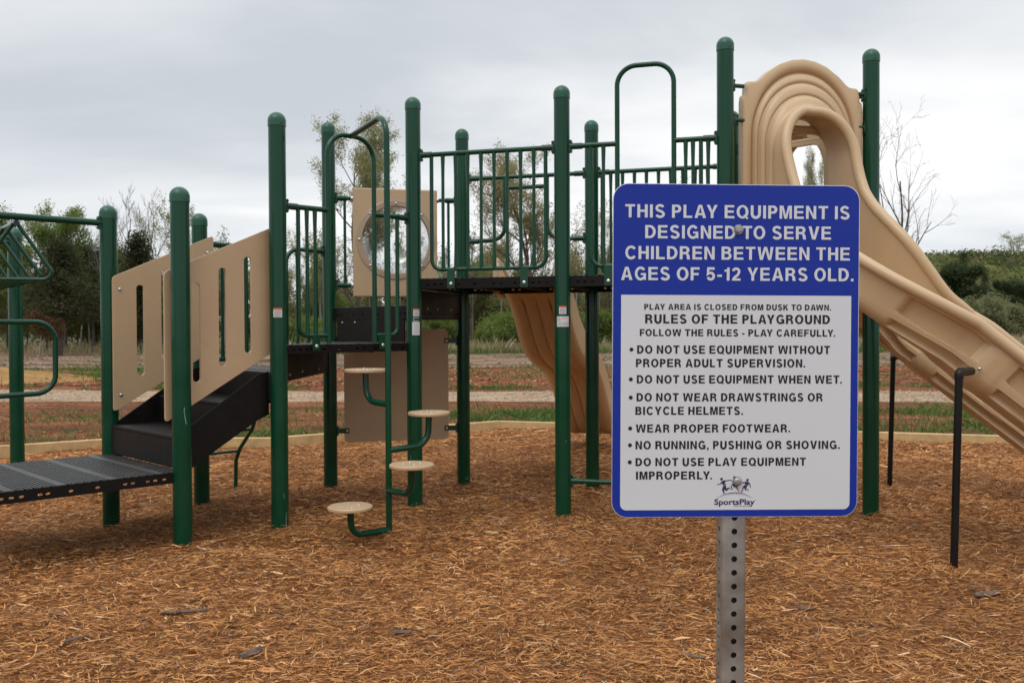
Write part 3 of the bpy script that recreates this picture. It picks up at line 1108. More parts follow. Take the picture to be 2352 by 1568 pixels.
def guardrail(a, b_, rails, us, balusters, tabs, clamps, zdeck, out=None):
    """rails: (t0,t1,z); us: bent pipes given as (t,z) paths with corner radius; balusters (t,z0,z1)"""
    d = (b_ - a).normalized()
    if out is None:
        out = Vector((d.y, -d.x, 0))
    mb = MB()
    for t0, t1, z_ in rails:
        mb.tube([a + d * t0 + Z * z_, a + d * t1 + Z * z_], RT, 14)
    for path, r_, rad in us:
        mb.tube(fillet([a + d * t_ + Z * z_ for t_, z_ in path], r_), rad, 12)
    o = mb.build("guardrail", GREEN, PLAY)
    for t_, z0, z1 in balusters:
        m2 = MB()
        # pressed pipe: narrow in the middle, splayed where it is welded on
        zs = np.linspace(z0, z1, 15)
        rad = [RB_ * (1.0 + 0.38 * max(0, 1 - min(i, 14 - i) / 2.6)) for i in range(15)]
        m2.tube([a + d * t_ + Z * z_ for z_ in zs], rad, 10)
        m2.build("baluster", GREEN, o)
    for t_, z1, z0 in tabs:
        m2 = MB()
        tab(m2, a, d, out, t_, z1, z0, 1)
        m2.build("mounting_tab", [GREEN, STEEL], o)
    for p_, dd, z_ in clamps:
        m2 = MB()
        clamp(m2, p_, dd, z_)
        m2.build("rail_clamp", CLAMPM, o)
    return o


ZR = 2.955
# E-G front rail of the upper deck
bl = [0.263, 0.374, 0.480, 0.595, 0.706, 0.817, 0.930, 1.040]
guardrail(pE, pG, [(RP, S - RP, ZR)], [([(0.163, ZR), (0.163, 2.0), (1.138, 2.0), (1.138, ZR)], 0.085, RU)],
          [(t_, 2.0, ZR) for t_ in bl], [(0.334, 2.0, 1.845), (0.96, 2.0, 1.845)],
          [(pE, U, ZR), (pG, -U, ZR)], Z_TOP)
# G-I: rails either side of an arched opening
guardrail(pG, pI, [(RP, 0.44, ZR), (0.88, S - RP, ZR)],
          [([(0.235, ZR), (0.235, 2.0), (0.44, 2.0)], 0.085, RU), ([(1.09, ZR), (1.09, 2.0), (0.89, 2.0)], 0.085, RU)],
          [(0.335, 2.0, ZR), (0.975, 2.0, ZR), (1.03, 2.0, ZR)] + [(1.145, 2.0, ZR)], [(0.374, 2.0, 1.845), (0.95, 2.0, 1.845)],
          [(pG, U, ZR), (pI, -U, ZR)], Z_TOP)
# arched opening with ladder below it
mb = MB()
pt = lambda t_, z_: pG + U * t_ + Z * z_
mb.tube(fillet([pt(0.445, 0.29), pt(0.445, 3.555), pt(0.885, 3.555), pt(0.885, 0.29)], 0.15, 10), 0.0195, 14)
o = mb.build("vertical_ladder", GREEN, PLAY)
for z_ in (0.29, 0.60, 0.91, 1.22, 1.53):
    m2 = MB()
    if z_ < 0.3:
        m2.tube([pG + U * RP + Z * z_, pG + U * (S - RP) + Z * z_], 0.0195, 12)
        clamp(m2, pG, U, z_)
        clamp(m2, pI, -U, z_)
    else:
        m2.tube([pt(0.445, z_), pt(0.885, z_)], 0.015, 10)
    m2.build("rung", GREEN, o)
# F-H back rail with the opening of the wave slide
outF = Vv
guardrail(pF, pH, [(RP, S - RP, ZR), (0.43, 0.845, 2.852)],
          [([(RP, 2.35), (0.43, 2.36), (0.43, ZR)], 0.13, RT), ([(S - RP, 2.345), (0.845, 2.36), (0.845, ZR)], 0.13, RT)],
          [], [], [(pF, U, ZR), (pH, -U, ZR), (pF, U, 2.35), (pH, -U, 2.35)], Z_TOP, outF)
# H-M back rail
bl = [0.18, 0.29, 0.40, 0.51, 0.62, 0.73, 0.84, 0.95, 1.06]
guardrail(pH, pM, [(RP, S - RP, ZR)], [([(0.10, ZR), (0.10, 2.0), (1.17, 2.0), (1.17, ZR)], 0.085, RU)],
          [(t_, 2.0, ZR) for t_ in bl], [(0.334, 2.0, 1.845), (0.96, 2.0, 1.845)], [(pH, U, ZR), (pM, -U, ZR)], Z_TOP, Vv)

# C-E: two short rails and the entry arch of the step climber
dCE = -Wd
ZC = 2.43
guardrail(pC, pE, [(RP, 0.435, ZC), (0.87, S - RP, ZC)],
          [([(0.172, ZC), (0.172, 1.462), (0.435, 1.462)], 0.07, RU), ([(1.10, ZC), (1.10, 1.458), (0.87, 1.458)], 0.07, RU)],
          [(0.247, 1.462, ZC), (0.318, 1.462, ZC), (0.995, 1.458, ZC), ], [(0.315, 1.462, 1.345), (0.938, 1.458, 1.345)],
          [(pC, dCE, ZC), (pE, -dCE, ZC)], Z_MID)
ptc = lambda t_, z_: pC + dCE * t_ + Z * z_
mb = MB()
mb.tube(fillet([ptc(0.435, 1.40), ptc(0.435, 3.03), ptc(0.87, 3.03), ptc(0.87, 1.40)], 0.17, 10), 0.0195, 14)
PO = Vector((-0.895, 6.605, 0))
atop = ptc(0.66, 3.035)
mb.tube(fillet([PO - Z * 0.2, PO + Z * 3.06, atop], 0.17, 10), 0.0225, 16)
o_pod = mb.build("step_climber", GREEN, PLAY)
for (ox, oy), zj, zd in (((-0.195, 0.20), 0.965, 1.215), ((0.275, 0.20), 0.635, 0.895), ((0.195, -0.255), 0.345, 0.575), ((-0.235, -0.255), 0.06, 0.285)):
    dv = Vector((ox, oy, 0))
    m2 = MB()
    m2.tube(fillet([PO + Z * zj, PO + dv * 0.97 + Z * (zj + 0.015), PO + dv + Z * (zd - 0.02)], 0.16, 10), 0.0235, 14)
    m2.lathe(PO + dv + Z * (zd - 0.034), [(0.05, 0), (0.05, 0.008)], 14)
    m2.build("step_arm", GREEN, o_pod)
    m3 = MB()
    rd = 0.156
    m3.lathe(PO + dv + Z * zd, [(rd - 0.006, -0.026), (rd, -0.020), (rd, -0.006), (rd - 0.006, 0.0)], 40, smooth=False)
    for k in range(4):
        a = R(90 * k + 20)
        bolt(m3, PO + dv + Vector((math.cos(a), math.sin(a), 0)) * 0.062 + Z * zd, (0, 0, 1), 0.010, 0.007, 1)
    m3.build("step_disc", [TAN, STEEL], o_pod, bevel=0.0)

# D-K rear edge: bent rails either side of the arch climber
dKD = -Wd.cross(Z)
dKD = (pD - pK).normalized()
outK = Vector((-dKD.y, dKD.x, 0))
guardrail(pK, pD, [], [([(RP, 2.235), (0.42, 2.235), (0.42, 1.26), (RP, 1.26)], 0.09, RT), ([(S - RP, 2.237), (0.815, 2.237), (0.815, 1.22)], 0.13, RT)],
          [(0.20, 1.26, 2.235), (0.31, 1.26, 2.235), (0.93, 1.32, 2.237), (1.04, 1.32, 2.237), (1.13, 1.32, 2.237)], [],
          [(pK, dKD, 2.235), (pD, -dKD, 2.237), (pK, dKD, 1.26)], Z_TRI, outK)
mb = MB()
prof = [(0.02, 1.16), (0.20, 1.17), (0.42, 0.92), (0.607, 0.57), (0.854, 0.36), (0.935, 0.24), (0.95, -0.1)]
for t_ in (0.42, 0.80):
    mb.tube(fillet([pK + dKD * t_ + outK * d_ + Z * z_ for d_, z_ in prof], 0.12, 5), 0.019, 12)
o = mb.build("arch_climber", GREEN, PLAY)
for d_, z_ in ((0.30, 1.06), (0.45, 0.865), (0.615, 0.565), (0.87, 0.335)):
    m2 = MB()
    m2.tube([pK + dKD * 0.42 + outK * d_ + Z * z_, pK + dKD * 0.80 + outK * d_ + Z * z_], 0.0145, 10)
    m2.build("rung", GREEN, o)

# ---- bubble panel on D-F
dDF = (pF - pD).normalized()
nDF = Vector((dDF.y, -dDF.x, 0))
mb = MB()
circ = [(0.625 + 0.318 * math.cos(2 * math.pi * i / 48), 2.355 + 0.318 * math.sin(2 * math.pi * i / 48)) for i in range(48)]
mb.poly([(0.222, 1.815), (1.022, 1.815), (1.022, 2.838), (0.222, 2.838)], [circ], pD, dDF, Z, -0.025, 0.025)
o = mb.build("bubble_panel", TAN, PLAY, bevel=0.010)
cB = pD + dDF * 0.625 + Z * 2.355
m2 = MB()
m2.lathe(cB + nDF * 0.0262, [(0.374, -0.001), (0.374, 0.005), (0.371, 0.007), (0.324, 0.007), (0.319, 0.004), (0.319, -0.04)], 72, nDF, caps=False, smooth=False)
RINGM = speckle("tinted_flange", (0.40, 0.28, 0.185), 0.16, 0.03, 4, coat=0.6)
m2.build("bubble_ring", RINGM, o)
for k in range(8):
    a = R(45 * k)
    m3 = MB()
    bolt(m3, cB + dDF * 0.346 * math.cos(a) + Z * 0.346 * math.sin(a) + nDF * 0.032, nDF, 0.012, 0.009)
    m3.build("bolt", STEEL, o)
m2 = MB()
prof = [(0.316, 0.02), (0.312, -0.03), (0.295, -0.085), (0.262, -0.135), (0.21, -0.175), (0.15, -0.203), (0.08, -0.220), (0.02, -0.225)]
nseg = 48
e1, e2 = dDF, Z
vs_ = [cB + nDF * h + (e1 * math.cos(2 * math.pi * j / nseg) + e2 * math.sin(2 * math.pi * j / nseg)) * r for r, h in prof for j in range(nseg)]
fs_ = [(i * nseg + j, i * nseg + (j + 1) % nseg, (i + 1) * nseg + (j + 1) % nseg, (i + 1) * nseg + j) for i in range(len(prof) - 1) for j in range(nseg)]
fs_.append(tuple(range((len(prof) - 1) * nseg, len(prof) * nseg)))
m2.add(vs_, fs_, True)
m2.build("bubble_window", GLASS, o, solid=0.004)
for a, b_, z_ in ((RP, 0.215, 2.737), (RP, 0.215, 1.921), (1.03, S - RP, 2.745), (1.03, S - RP, 1.921)):
    m3 = MB()
    m3.tube([pD + dDF * a + Z * z_, pD + dDF * b_ + Z * z_], 0.0185, 12)
    m3.lathe(pD + dDF * (b_ if a < 0.5 else a) + Z * z_ - dDF * 0.012, [(0.026, 0), (0.026, 0.02)], 14, dDF, 1)
    if a < 0.5:
        clamp(m3, pD, dDF, z_)
    else:
        clamp(m3, pF, -dDF, z_)
    m3.build("panel_bracket", [GREEN, STEEL], o)
for t_ in (0.147, 1.135):
    m3 = MB()
    m3.tube([pD + dDF * t_ + Z * z_ for z_ in (1.921, 2.74)], RB_, 10)
    m3.build("baluster", GREEN, o)

# ---- lower closing panel on D-F
mb = MB()
mb.poly(rrect(0.13, 0.445, 1.125, 1.505, 0.05), [], pD, dDF, Z, -0.0095, 0.0095)
o = mb.build("lower_panel", TAN, PLAY, bevel=0.004)
for x0, x1, z_ in ((RP, 0.175, 0.555), (1.085, S - RP, 0.55), (1.085, S - RP, 1.395), (RP, 0.175, 1.40)):
    m3 = MB()
    m3.box(pD + dDF * ((x0 + x1) / 2) + Z * z_ + nDF * 0.0145, dDF, nDF, Z, (x1 - x0) / 2, 0.004, 0.024)
    xb = 0.155 if x0 < 0.5 else 1.105
    bolt(m3, pD + dDF * xb + Z * z_ + nDF * 0.0185, nDF, 0.013, 0.008, 1)
    pc_ = pD if x0 < 0.5 else pF
    dd = dDF if x0 < 0.5 else -dDF
    m3.box(Vector((pc_.x, pc_.y, z_)) + dd * (RP + 0.006), dd, nDF, Z, 0.006, 0.02, 0.045)
    m3.build("bracket", [CLAMPM, STEEL], o)

# ---- overhead ladder at the far left
ZB = 2.345
dirO = Vector((-0.62, 0.785, 0))
mb = MB()
mb.tube([pB + Wd * 0.02 + Z * ZB, pB + Wd * 1.25 + Z * ZB], 0.026, 16)
mb.tube([pL + Wd * 0.02 + Z * ZB, pL + Wd * 1.25 + Z * ZB], 0.026, 16)
nearX = pB + Wd * 0.656
mb.tube([nearX + Z * (ZB - 0.045), nearX + dirO * 2.15 + Z * (ZB - 0.045)], 0.022, 14)
o = mb.build("overhead_ladder", GREEN, PLAY)
m3 = MB()
clamp(m3, pB, Wd, ZB)
clamp(m3, pL, Wd, ZB)
m3.build("rail_clamp", CLAMPM, o)
cr = Vector((0.955, 0.30, 0)).normalized()
for k in range(5):
    c = nearX + dirO * (0.05 + 0.42 * k) + Z * (ZB - 0.045)
    loop = [c - cr * 0.015, c + cr * 0.235 - Z * 0.375, c - cr * 0.235 - Z * 0.375, c - cr * 0.012]
    loop = fillet([c + cr * 0.012, c + cr * 0.25 - Z * 0.365, c + cr * 0.20 - Z * 0.412, c - cr * 0.20 - Z * 0.412, c - cr * 0.25 - Z * 0.365, c - cr * 0.012], 0.06, 5)
    m3 = MB()
    m3.tube(loop, 0.0145, 10)
    m3.build("loop_handle", GREEN, o)

# ---- hand loop at the rear edge of the low deck
mb = MB()
q0 = pB
mb.tube(fillet([q0 + Wd * 1.25 + Z * 1.578, q0 + Wd * 0.40 + Z * 1.572, q0 + Wd * 0.40 + Z * 1.045, q0 + Wd * 1.25 + Z * 1.025], 0.14, 10), 0.0195, 14)
mb.build("hand_loop", GREEN, PLAY)


# ================================================================== SLIDES
def sstep(a, b_, x):
    t_ = max(0.0, min(1.0, (x - a) / (b_ - a)))
    return t_ * t_ * (3 - 2 * t_)


# wave slide at the back of the upper deck
wm = pF.lerp(pH, 0.5) + U * 0.005
key = [(0.0, 1.925), (0.16, 1.90), (0.36, 1.80), (0.60, 1.60), (0.80, 1.40), (1.05, 1.23), (1.40, 1.115), (1.80, 1.03), (2.15, 0.925), (2.45, 0.74), (2.75, 0.48), (3.02, 0.27), (3.25, 0.17), (3.45, 0.14), (3.6, 0.135)]
kd = np.array([k[0] for k in key])
kz = np.array([k[1] for k in key])
dd_ = np.linspace(0, 3.6, 110)
zz_ = np.interp(dd_, kd, kz)
for _ in range(6):
    zz_[1:-1] = (zz_[:-2] + 2 * zz_[1:-1] + zz_[2:]) / 4
NC = 57
rows = []
for i, (d_, z_) in enumerate(zip(dd_, zz_)):
    i0, i1 = max(0, i - 1), min(len(dd_) - 1, i + 1)
    tg = Vector((0, dd_[i1] - dd_[i0], zz_[i1] - zz_[i0])).normalized()
    T3 = Vv * tg.y + Z * tg.z
    N3 = U.cross(T3).normalized()
    if N3.z < 0:
        N3 = -N3
    hw = 0.262 + 0.03 * sstep(0.5, 1.5, d_) + 0.01 * sstep(2.5, 3.3, d_)
    wall = 0.17 + 0.05 * math.exp(-((d_ - 1.0) / 0.5) ** 2)
    wall *= 1 - 0.6 * sstep(3.25, 3.6, d_)
    if d_ < 0.3:
        wall += 0.04 * (1 - d_ / 0.3)
    row = []
    tot = 2 * wall + 2 * hw
    for j in range(NC):
        q_ = -tot / 2 + tot * j / (NC - 1)
        if abs(q_) <= hw:
            a_, h_ = q_, 0.0
            rr_ = 0.0
            for g in (-0.135, 0.0, 0.135):
                rr_ += 0.030 * math.exp(-((a_ - g) / 0.022) ** 2)
            h_ = rr_ * sstep(0.2, 0.4, d_)
            edge = max(0, abs(a_) - (hw - 0.07)) / 0.07
            h_ += 0.035 * edge ** 2
        else:
            e = abs(q_) - hw
            a_ = math.copysign(hw + 0.015 + 0.12 * e, q_)
            h_ = 0.035 + e
        row.append(wm + Vv * (d_ - 0.02) + Z * z_ + U * a_ + N3 * h_)
    rows.append(row)
mb = MB()
vs_ = [p for r_ in rows for p in r_]
fs_ = [(i * NC + j, (i + 1) * NC + j, (i + 1) * NC + j + 1, i * NC + j + 1) for i in range(len(rows) - 1) for j in range(NC - 1)]
mb.add(vs_, fs_, True)
o = mb.build("wave_slide", TANS, PLAY, solid=0.022)
o['label'] = "tan wave slide leaving the back of the upper deck"
for e in (0, -1):
    m3 = MB()
    m3.tube([r_[e] + Z * 0.0 for r_ in rows], 0.024, 12)
    m3.build("slide_rim", TANS, o)
for sgn in (-1, 1):
    m3 = MB()
    pr = [(-0.05, 1.84), (0.20, 1.80), (0.22, 1.98), (0.14, 2.05), (0.06, 2.13), (-0.02, 2.145), (-0.05, 2.10)]
    m3.poly(pr, [], wm + U * (sgn * 0.295 + (-0.03)), Vv, Z, 0, 0.06)
    m3.build("slide_ear", TANS, o, bevel=0.018, bseg=3)
m3 = MB()
m3.box(wm + Vv * 3.3 + Z * 0.05, U, Vv, Z, 0.05, 0.03, 0.12)
m3.build("slide_foot", BLACKLEG, o)


# curved slides: hood, trough and leg; the second is its mirror image across the deck's axis
axis_mid = (pI + pM) / 2


def mirror(p):
    q_ = p - axis_mid
    q_.z = 0
    a, b_ = q_.dot(U), q_.dot(Vv)
    r_ = axis_mid + U * a - Vv * b_
    return Vector((r_.x, r_.y, p.z))


IJ = (pJ - pI).normalized()
nIJ = Vector((IJ.y, -IJ.x, 0))
c0 = pI.lerp(pJ, 0.5) - IJ * 0.015
HOOD = IJ * 0.045
TURN_R, LEAD, TA = 0.70, 0.50, R(60)


def path(s):
    """plan position, heading at length s"""
    l = IJ
    if s <= LEAD:
        return c0 + nIJ * s, nIJ.copy()
    a = min((s - LEAD) / TURN_R, TA)
    p = c0 + nIJ * LEAD + nIJ * (TURN_R * math.sin(a)) + l * (TURN_R * (1 - math.cos(a)))
    h = nIJ * math.cos(a) + l * math.sin(a)
    rest = s - LEAD - TURN_R * TA
    if rest > 0:
        p = p + h * rest
    return p, h


DS = 0.0125
SL = np.arange(0, 3.4001, DS)
slope = np.array([0.86 * sstep(0.07, 0.87, s) - 0.06 * sstep(1.3, 1.7, s) - 0.78 * sstep(2.35, 2.85, s) for s in SL])
ZF = 1.93 - np.concatenate([[0], np.cumsum((slope[1:] + slope[:-1]) / 2 * DS)])


def section(th, s, dims=(0.275, 0.88, 0.12, 1.20)):
    """inner surface of trough/tunnel: th in [-1,1] around from top (-1) over floor (0) to top (1). returns lateral, height, outward normal guess"""
    a = abs(th)
    hw, hh, cr_, ky = dims
    seg = [hw - cr_, cr_ * math.pi / 2, hh - cr_, hw * math.pi / 2]
    tot = sum(seg)
    q_ = a * tot
    if q_ < seg[0]:
        x, z_ = q_, 0
    elif q_ < seg[0] + seg[1]:
        b_ = (q_ - seg[0]) / cr_
        x, z_ = hw - cr_ + cr_ * math.sin(b_), cr_ * (1 - math.cos(b_))
    elif q_ < seg[0] + seg[1] + seg[2]:
        e = q_ - seg[0] - seg[1]
        x, z_ = hw, cr_ + e
    else:
        b_ = (q_ - seg[0] - seg[1] - seg[2]) / hw
        x, z_ = hw * math.cos(b_), hh + hw * ky * math.sin(b_)
    return math.copysign(x, th) if th else 0.0, z_


CUT_IN = ([0.0, 0.20, 0.235, 0.27, 0.31, 0.35, 0.42, 0.50, 0.62, 0.80, 0.95, 1.05, 1.2, 1.35, 1.6, 3.5], [1, 1, 0.96, 0.84, 0.70, 0.585, 0.507, 0.463, 0.434, 0.404, 0.390, 0.388, 0.412, 0.430, 0.425, 0.39])
CUT_OUT = ([0.0, 0.20, 0.235, 0.27, 0.32, 0.37, 0.44, 0.55, 0.70, 0.90, 1.5, 3.5], [1, 1, 0.96, 0.86, 0.73, 0.60, 0.49, 0.41, 0.365, 0.358, 0.356, 0.33])


def cut(s, side):
    """how far up the wall goes at length s (1 = closed over the top); side +1 is the inside of the bend"""
    k_, v_ = CUT_IN if side > 0 else CUT_OUT
    return float(np.mean(np.interp([s - 0.03, s, s + 0.03], k_, v_)))


def hood_outline(th):
    a = abs(th)
    hw = 0.525
    pts = [(0, -0.09), (0.265, -0.09), (hw, -0.09), (hw, 1.345), (0.497, 1.365), (0.493, 1.44), (0.475, 1.462), (0.405, 1.468), (0.385, 1.478), (0.31, 1.545), (0.2, 1.615), (0.1, 1.650), (0, 1.662)]
    ks = [0, 0.18, 0.24, 0.62, 0.64, 0.665, 0.685, 0.73, 0.745, 0.81, 0.88, 0.94, 1.0]
    for (k0, p0), (k1, p1) in zip(zip(ks, pts), zip(ks[1:], pts[1:])):
        if a <= k1 + 1e-9:
            f = (a - k0) / (k1 - k0)
            return math.copysign(p0[0] + (p1[0] - p0[0]) * f, th) if th else 0.0, p0[1] + (p1[1] - p0[1]) * f


def ear_bottom(z):
    return z


NT = 97
TH = np.linspace(-1, 1, NT)


def frame(s):
    p, h = path(s)
    i = min(len(SL) - 1, int(round(s / DS)))
    sl = slope[i]
    lat = Vector((h.y, -h.x, 0))
    lat = -lat          # +lat = inside of the bend (left of travel)
    T3 = (h - Z * sl).normalized()
    upv = (Z - T3 * T3.z).normalized()
    f = sstep(0.1, 0.8, s)
    upv = (Z * (1 - f) + upv * f).normalized()
    return Vector((p.x, p.y, ZF[i])), lat, upv, T3


def chute_point(th, s, emb=True):
    o_, lat, upv, T3 = frame(s)
    x, z_ = section(th, s)
    flare = 0.18 * max(0, z_ - 0.10) * sstep(0.5, 1.1, s) * (1 if z_ < 0.5 else 0.5)
    x += -flare - 0.045 * (1 - sstep(0.3, 0.7, s)) * sstep(0.05, 0.2, s) * sstep(0.12, 0.35, z_) if x < 0 else 0
    off = 0.0
    if emb and s > 0.9:
        # pressed-in fields and the bolted joint band, seen on the outside
        a = abs(th)
        band = math.exp(-(((s - 1.42) / 0.055) ** 6)) + math.exp(-(((s - 2.36) / 0.055) ** 6))
        def box(v, a0, a1, w_):
            return sstep(a0 - w_, a0 + w_, v) * (1 - sstep(a1 - w_, a1 + w_, v))
        fld = max(box(s, 0.98, 1.33, 0.014), box(s, 1.51, 2.27, 0.014), box(s, 2.45, 3.1, 0.014))
        off = -0.046 * fld * (box(a, 0.245 - 0.02 * math.cos((s - 1.16) * 5) ** 2, 0.322, 0.003) + box(a, 0.150, 0.200, 0.003) + box(a, 0.030, 0.105, 0.004)) + 0.008 * band
    P_ = o_ + lat * x + upv * z_
    if off:
        # outward direction in the section
        x2, z2 = section(th + 0.004, s)
        x1, z1 = section(th - 0.004, s)
        tx, tz = x2 - x1, z2 - z1
        L_ = math.hypot(tx, tz) or 1
        P_ = P_ + (lat * (tz / L_) + upv * (-tx / L_)) * off
    return P_


def build_curved_slide(flip, lab):
    F_ = mirror if flip else (lambda p: p)
    # trough
    rows, ths = [], []
    for s in SL:
        cl_, cr_ = cut(s, -1), cut(s, 1)
        th = np.concatenate([np.linspace(-cl_, 0, 130), np.linspace(0, cr_, 61)[1:]])
        rows.append([F_(chute_point(t_, s)) for t_ in th])
    n_ = len(rows[0])
    mb = MB()
    vs_ = [p for r_ in rows for p in r_]
    fs_ = [(i * n_ + j, i * n_ + j + 1, (i + 1) * n_ + j + 1, (i + 1) * n_ + j) for i in range(len(rows) - 1) for j in range(n_ - 1)]
    if flip:
        fs_ = [f[::-1] for f in fs_]
    mb.add(vs_, fs_, True)
    o_ = mb.build("curved_slide", TANS, PLAY, solid=-0.02)
    bmx = bmesh.new()
    bmx.from_mesh(o_.data)
    for e in bmx.edges:
        if len(e.link_faces) == 2 and e.calc_face_angle() > 0.50:
            e.smooth = False
    bmx.to_mesh(o_.data)
    bmx.free()
    o_['label'] = lab
    # rolled rim: up one wall, round the lip and down the other
    i0 = 17
    left = [F_(chute_point(-cut(s, -1), s, False)) for s in SL[i0:]]
    right = [F_(chute_point(cut(s, 1), s, False)) for s in SL[i0:]]
    m2 = MB()
    m2.tube(left[::-1] + right, 0.038, 14)
    m2.build("slide_rim", TANS, o_)
    # hood: moulded panel; a flat eared border, then arched steps running in to the tunnel mouth
    lam = [(-1.0, -0.055), (-1.0, -0.008), (-0.985, 0.004), (-0.93, 0.012), (-0.5, 0.014), (-0.16, 0.012), (-0.06, 0.000), (0.0, -0.020), (0.035, -0.021), (0.06, 0.002), (0.13, 0.020), (0.20, 0.030), (0.27, 0.034),
           (0.29, 0.022), (0.305, 0.024), (0.36, 0.058), (0.44, 0.074), (0.55, 0.082), (0.60, 0.084), (0.62, 0.072), (0.64, 0.084), (0.70, 0.118), (0.77, 0.136), (0.86, 0.145), (0.93, 0.155), (0.975, 0.185), (1.0, 0.235)]
    rows = []
    z0 = 1.93
    nT = 128
    for lm, dp in lam:
        row = []
        for j in range(nT):
            t_ = -1 + 2 * j / nT
            ax, az = hood_outline(t_)
            gx0, gz0 = section(t_, 0, (0.445, 1.08, 0.10, 1.16))
            gz0 -= 0.03
            bx, bz = section(t_, 0.2)
            bx *= 1.05
            bz = bz * 1.025
            if lm <= 0:
                f = lm + 1
                x, z_ = ax + (gx0 - ax) * f, az + (gz0 - az) * f
            else:
                x, z_ = gx0 + (bx - gx0) * lm, gz0 + (bz - gz0) * lm
            row.append(F_(c0 + HOOD * (1 - max(0, lm)) + IJ * x + nIJ * dp + Z * (z0 + z_)))
        rows.append(row)
    mb = MB()
    vs_ = [p for r_ in rows for p in r_]
    fs_ = [(i * nT + j, i * nT + (j + 1) % nT, (i + 1) * nT + (j + 1) % nT, (i + 1) * nT + j) for i in range(len(rows) - 1) for j in range(nT)]
    if flip:
        fs_ = [f[::-1] for f in fs_]
    mb.add(vs_, fs_, True)
    mb.build("slide_hood", TANS, o_, solid=-0.014)
    # inner face of the hood: flat panel with the sit-down opening, bar and small arched window
    back = [(-0.36, -0.08), (0.36, -0.08), (0.36, 1.32), (0.28, 1.42), (-0.28, 1.42), (-0.36, 1.32)]
    door = [(-0.275, 0.0), (0.275, 0.0), (0.275, 0.90)] + [(0.275 - 0.10 + 0.10 * math.cos(R(a)), 0.94 + 0.15 * math.sin(R(a))) for a in (20, 45, 70, 90)] + \
           [(-0.275 + 0.10 - 0.10 * math.cos(R(a)), 0.94 + 0.15 * math.sin(R(a))) for a in (90, 70, 45, 20)] + [(-0.275, 0.90)]
    win = [(-0.13, 1.15), (0.13, 1.15)] + [(0.13 * math.cos(R(a)), 1.15 + 0.085 * math.sin(R(a))) for a in range(20, 180, 20)]
    mb = MB()
    mb.poly(back, [door, win], (0, 0, 0), (1, 0, 0), (0, 1, 0), 0, 0.03)
    mb.v = [tuple(F_(c0 + IJ * p[0] - nIJ * (0.05 - 0) + nIJ * p[2] + Z * (1.93 + p[1]))) for p in mb.v]
    if flip:
        mb.f = [f[::-1] for f in mb.f]
    mb.build("slide_entrance", TANS, o_, bevel=0.006)
    m2 = MB()
    m2.tube([F_(c0 + IJ * x - nIJ * 0.03 + Z * 3.062) for x in (-0.29, 0.29)], 0.022, 12)
    m2.build("cross_bar", TANS, o_)
    # stubs fixing the hood to the posts
    for p_, sg in ((pI, 1), (pJ, -1)):
        for z_ in (3.35, 3.09, 2.2):
            m2 = MB()
            dd = IJ * sg
            q_ = Vector((p_.x, p_.y, z_))
            L_ = 0.125 if sg > 0 else 0.09
            m2.tube([F_(q_ + dd * 0.05), F_(q_ + dd * (L_ + 0.03))], 0.0165, 12)
            c_ = F_(q_ + dd * (RP + 0.004))
            d2 = (F_(q_ + dd) - F_(q_)).normalized()
            s2 = Vector((-d2.y, d2.x, 0))
            m2.box(c_, d2, s2, Z, 0.006, 0.018, 0.045)
            for k in (-1, 1):
                m2.lathe(c_ + Z * 0.034 * k - s2 * 0.018, [(0.010, 0), (0.010, 0.036)], 8, s2)
            m2.build("hood_bracket", CLAMPM, o_)
    # black leg with a bent arm under the joint
    base = Vector((2.752, 5.70, 0))
    top = base + Z * 1.215 + Vector((0.03, 0.0, 0))
    fl = chute_point(-0.178, 1.39, False)
    m2 = MB()
    m2.tube([F_(p) for p in (base - Z * 0.2, base, top)], 0.0232, 16)
    armd = (fl + Z * 0.03 - top) * 0.78
    m2.tube([F_(p) for p in fillet([top - Z * 0.03, top + Z * 0.01, top + Z * 0.012 + armd], 0.02)], 0.0275, 14)
    m2.build("support_leg", BLACKLEG, o_)
    for s_, a_ in ((1.372, -0.222),):
        p0, p1, p2 = chute_point(a_, s_), chute_point(a_ - 0.01, s_), chute_point(a_, s_ + 0.02)
        nrm = (p1 - p0).cross(p2 - p0).normalized()
        if nrm.dot(frame(s_)[1]) > 0:
            nrm = -nrm
        q_ = F_(p0 + nrm * 0.018)
        nd = (F_(p0 + nrm) - F_(p0)).normalized()
        m3 = MB()
        bolt(m3, q_, nd, 0.012, 0.009)
        m3.build("bolt", STEEL, o_)
    return o_


build_curved_slide(False, "tan curved slide with tall arched hood at the front right")
build_curved_slide(True, "tan curved slide on the far side of the end deck")


# ================================================================== SIGN
def stroke(path, w):
    """outline of a line of constant width"""
    n_ = len(path)
    L_, R_ = [], []
    for i in range(n_):
        a = path[max(0, i - 1)]
        b_ = path[min(n_ - 1, i + 1)]
        p = path[i]
        def unit(q0, q1):
            d = math.hypot(q1[0] - q0[0], q1[1] - q0[1]) or 1
            return ((q1[0] - q0[0]) / d, (q1[1] - q0[1]) / d)
        if i in (0, n_ - 1):
            t_ = unit(a, b_)
            k = 1
        else:
            t1, t2 = unit(a, p), unit(p, b_)
            t_ = unit((0, 0), (t1[0] + t2[0], t1[1] + t2[1]))
            k = 1 / max(0.5, t_[0] * t1[0] + t_[1] * t1[1])
        nx0, ny0 = -t_[1], t_[0]
        ww = w[i] if isinstance(w, list) else w
        L_.append((p[0] + nx0 * ww / 2 * k, p[1] + ny0 * ww / 2 * k))
        R_.append((p[0] - nx0 * ww / 2 * k, p[1] - ny0 * ww / 2 * k))
    return R_ + L_[::-1]


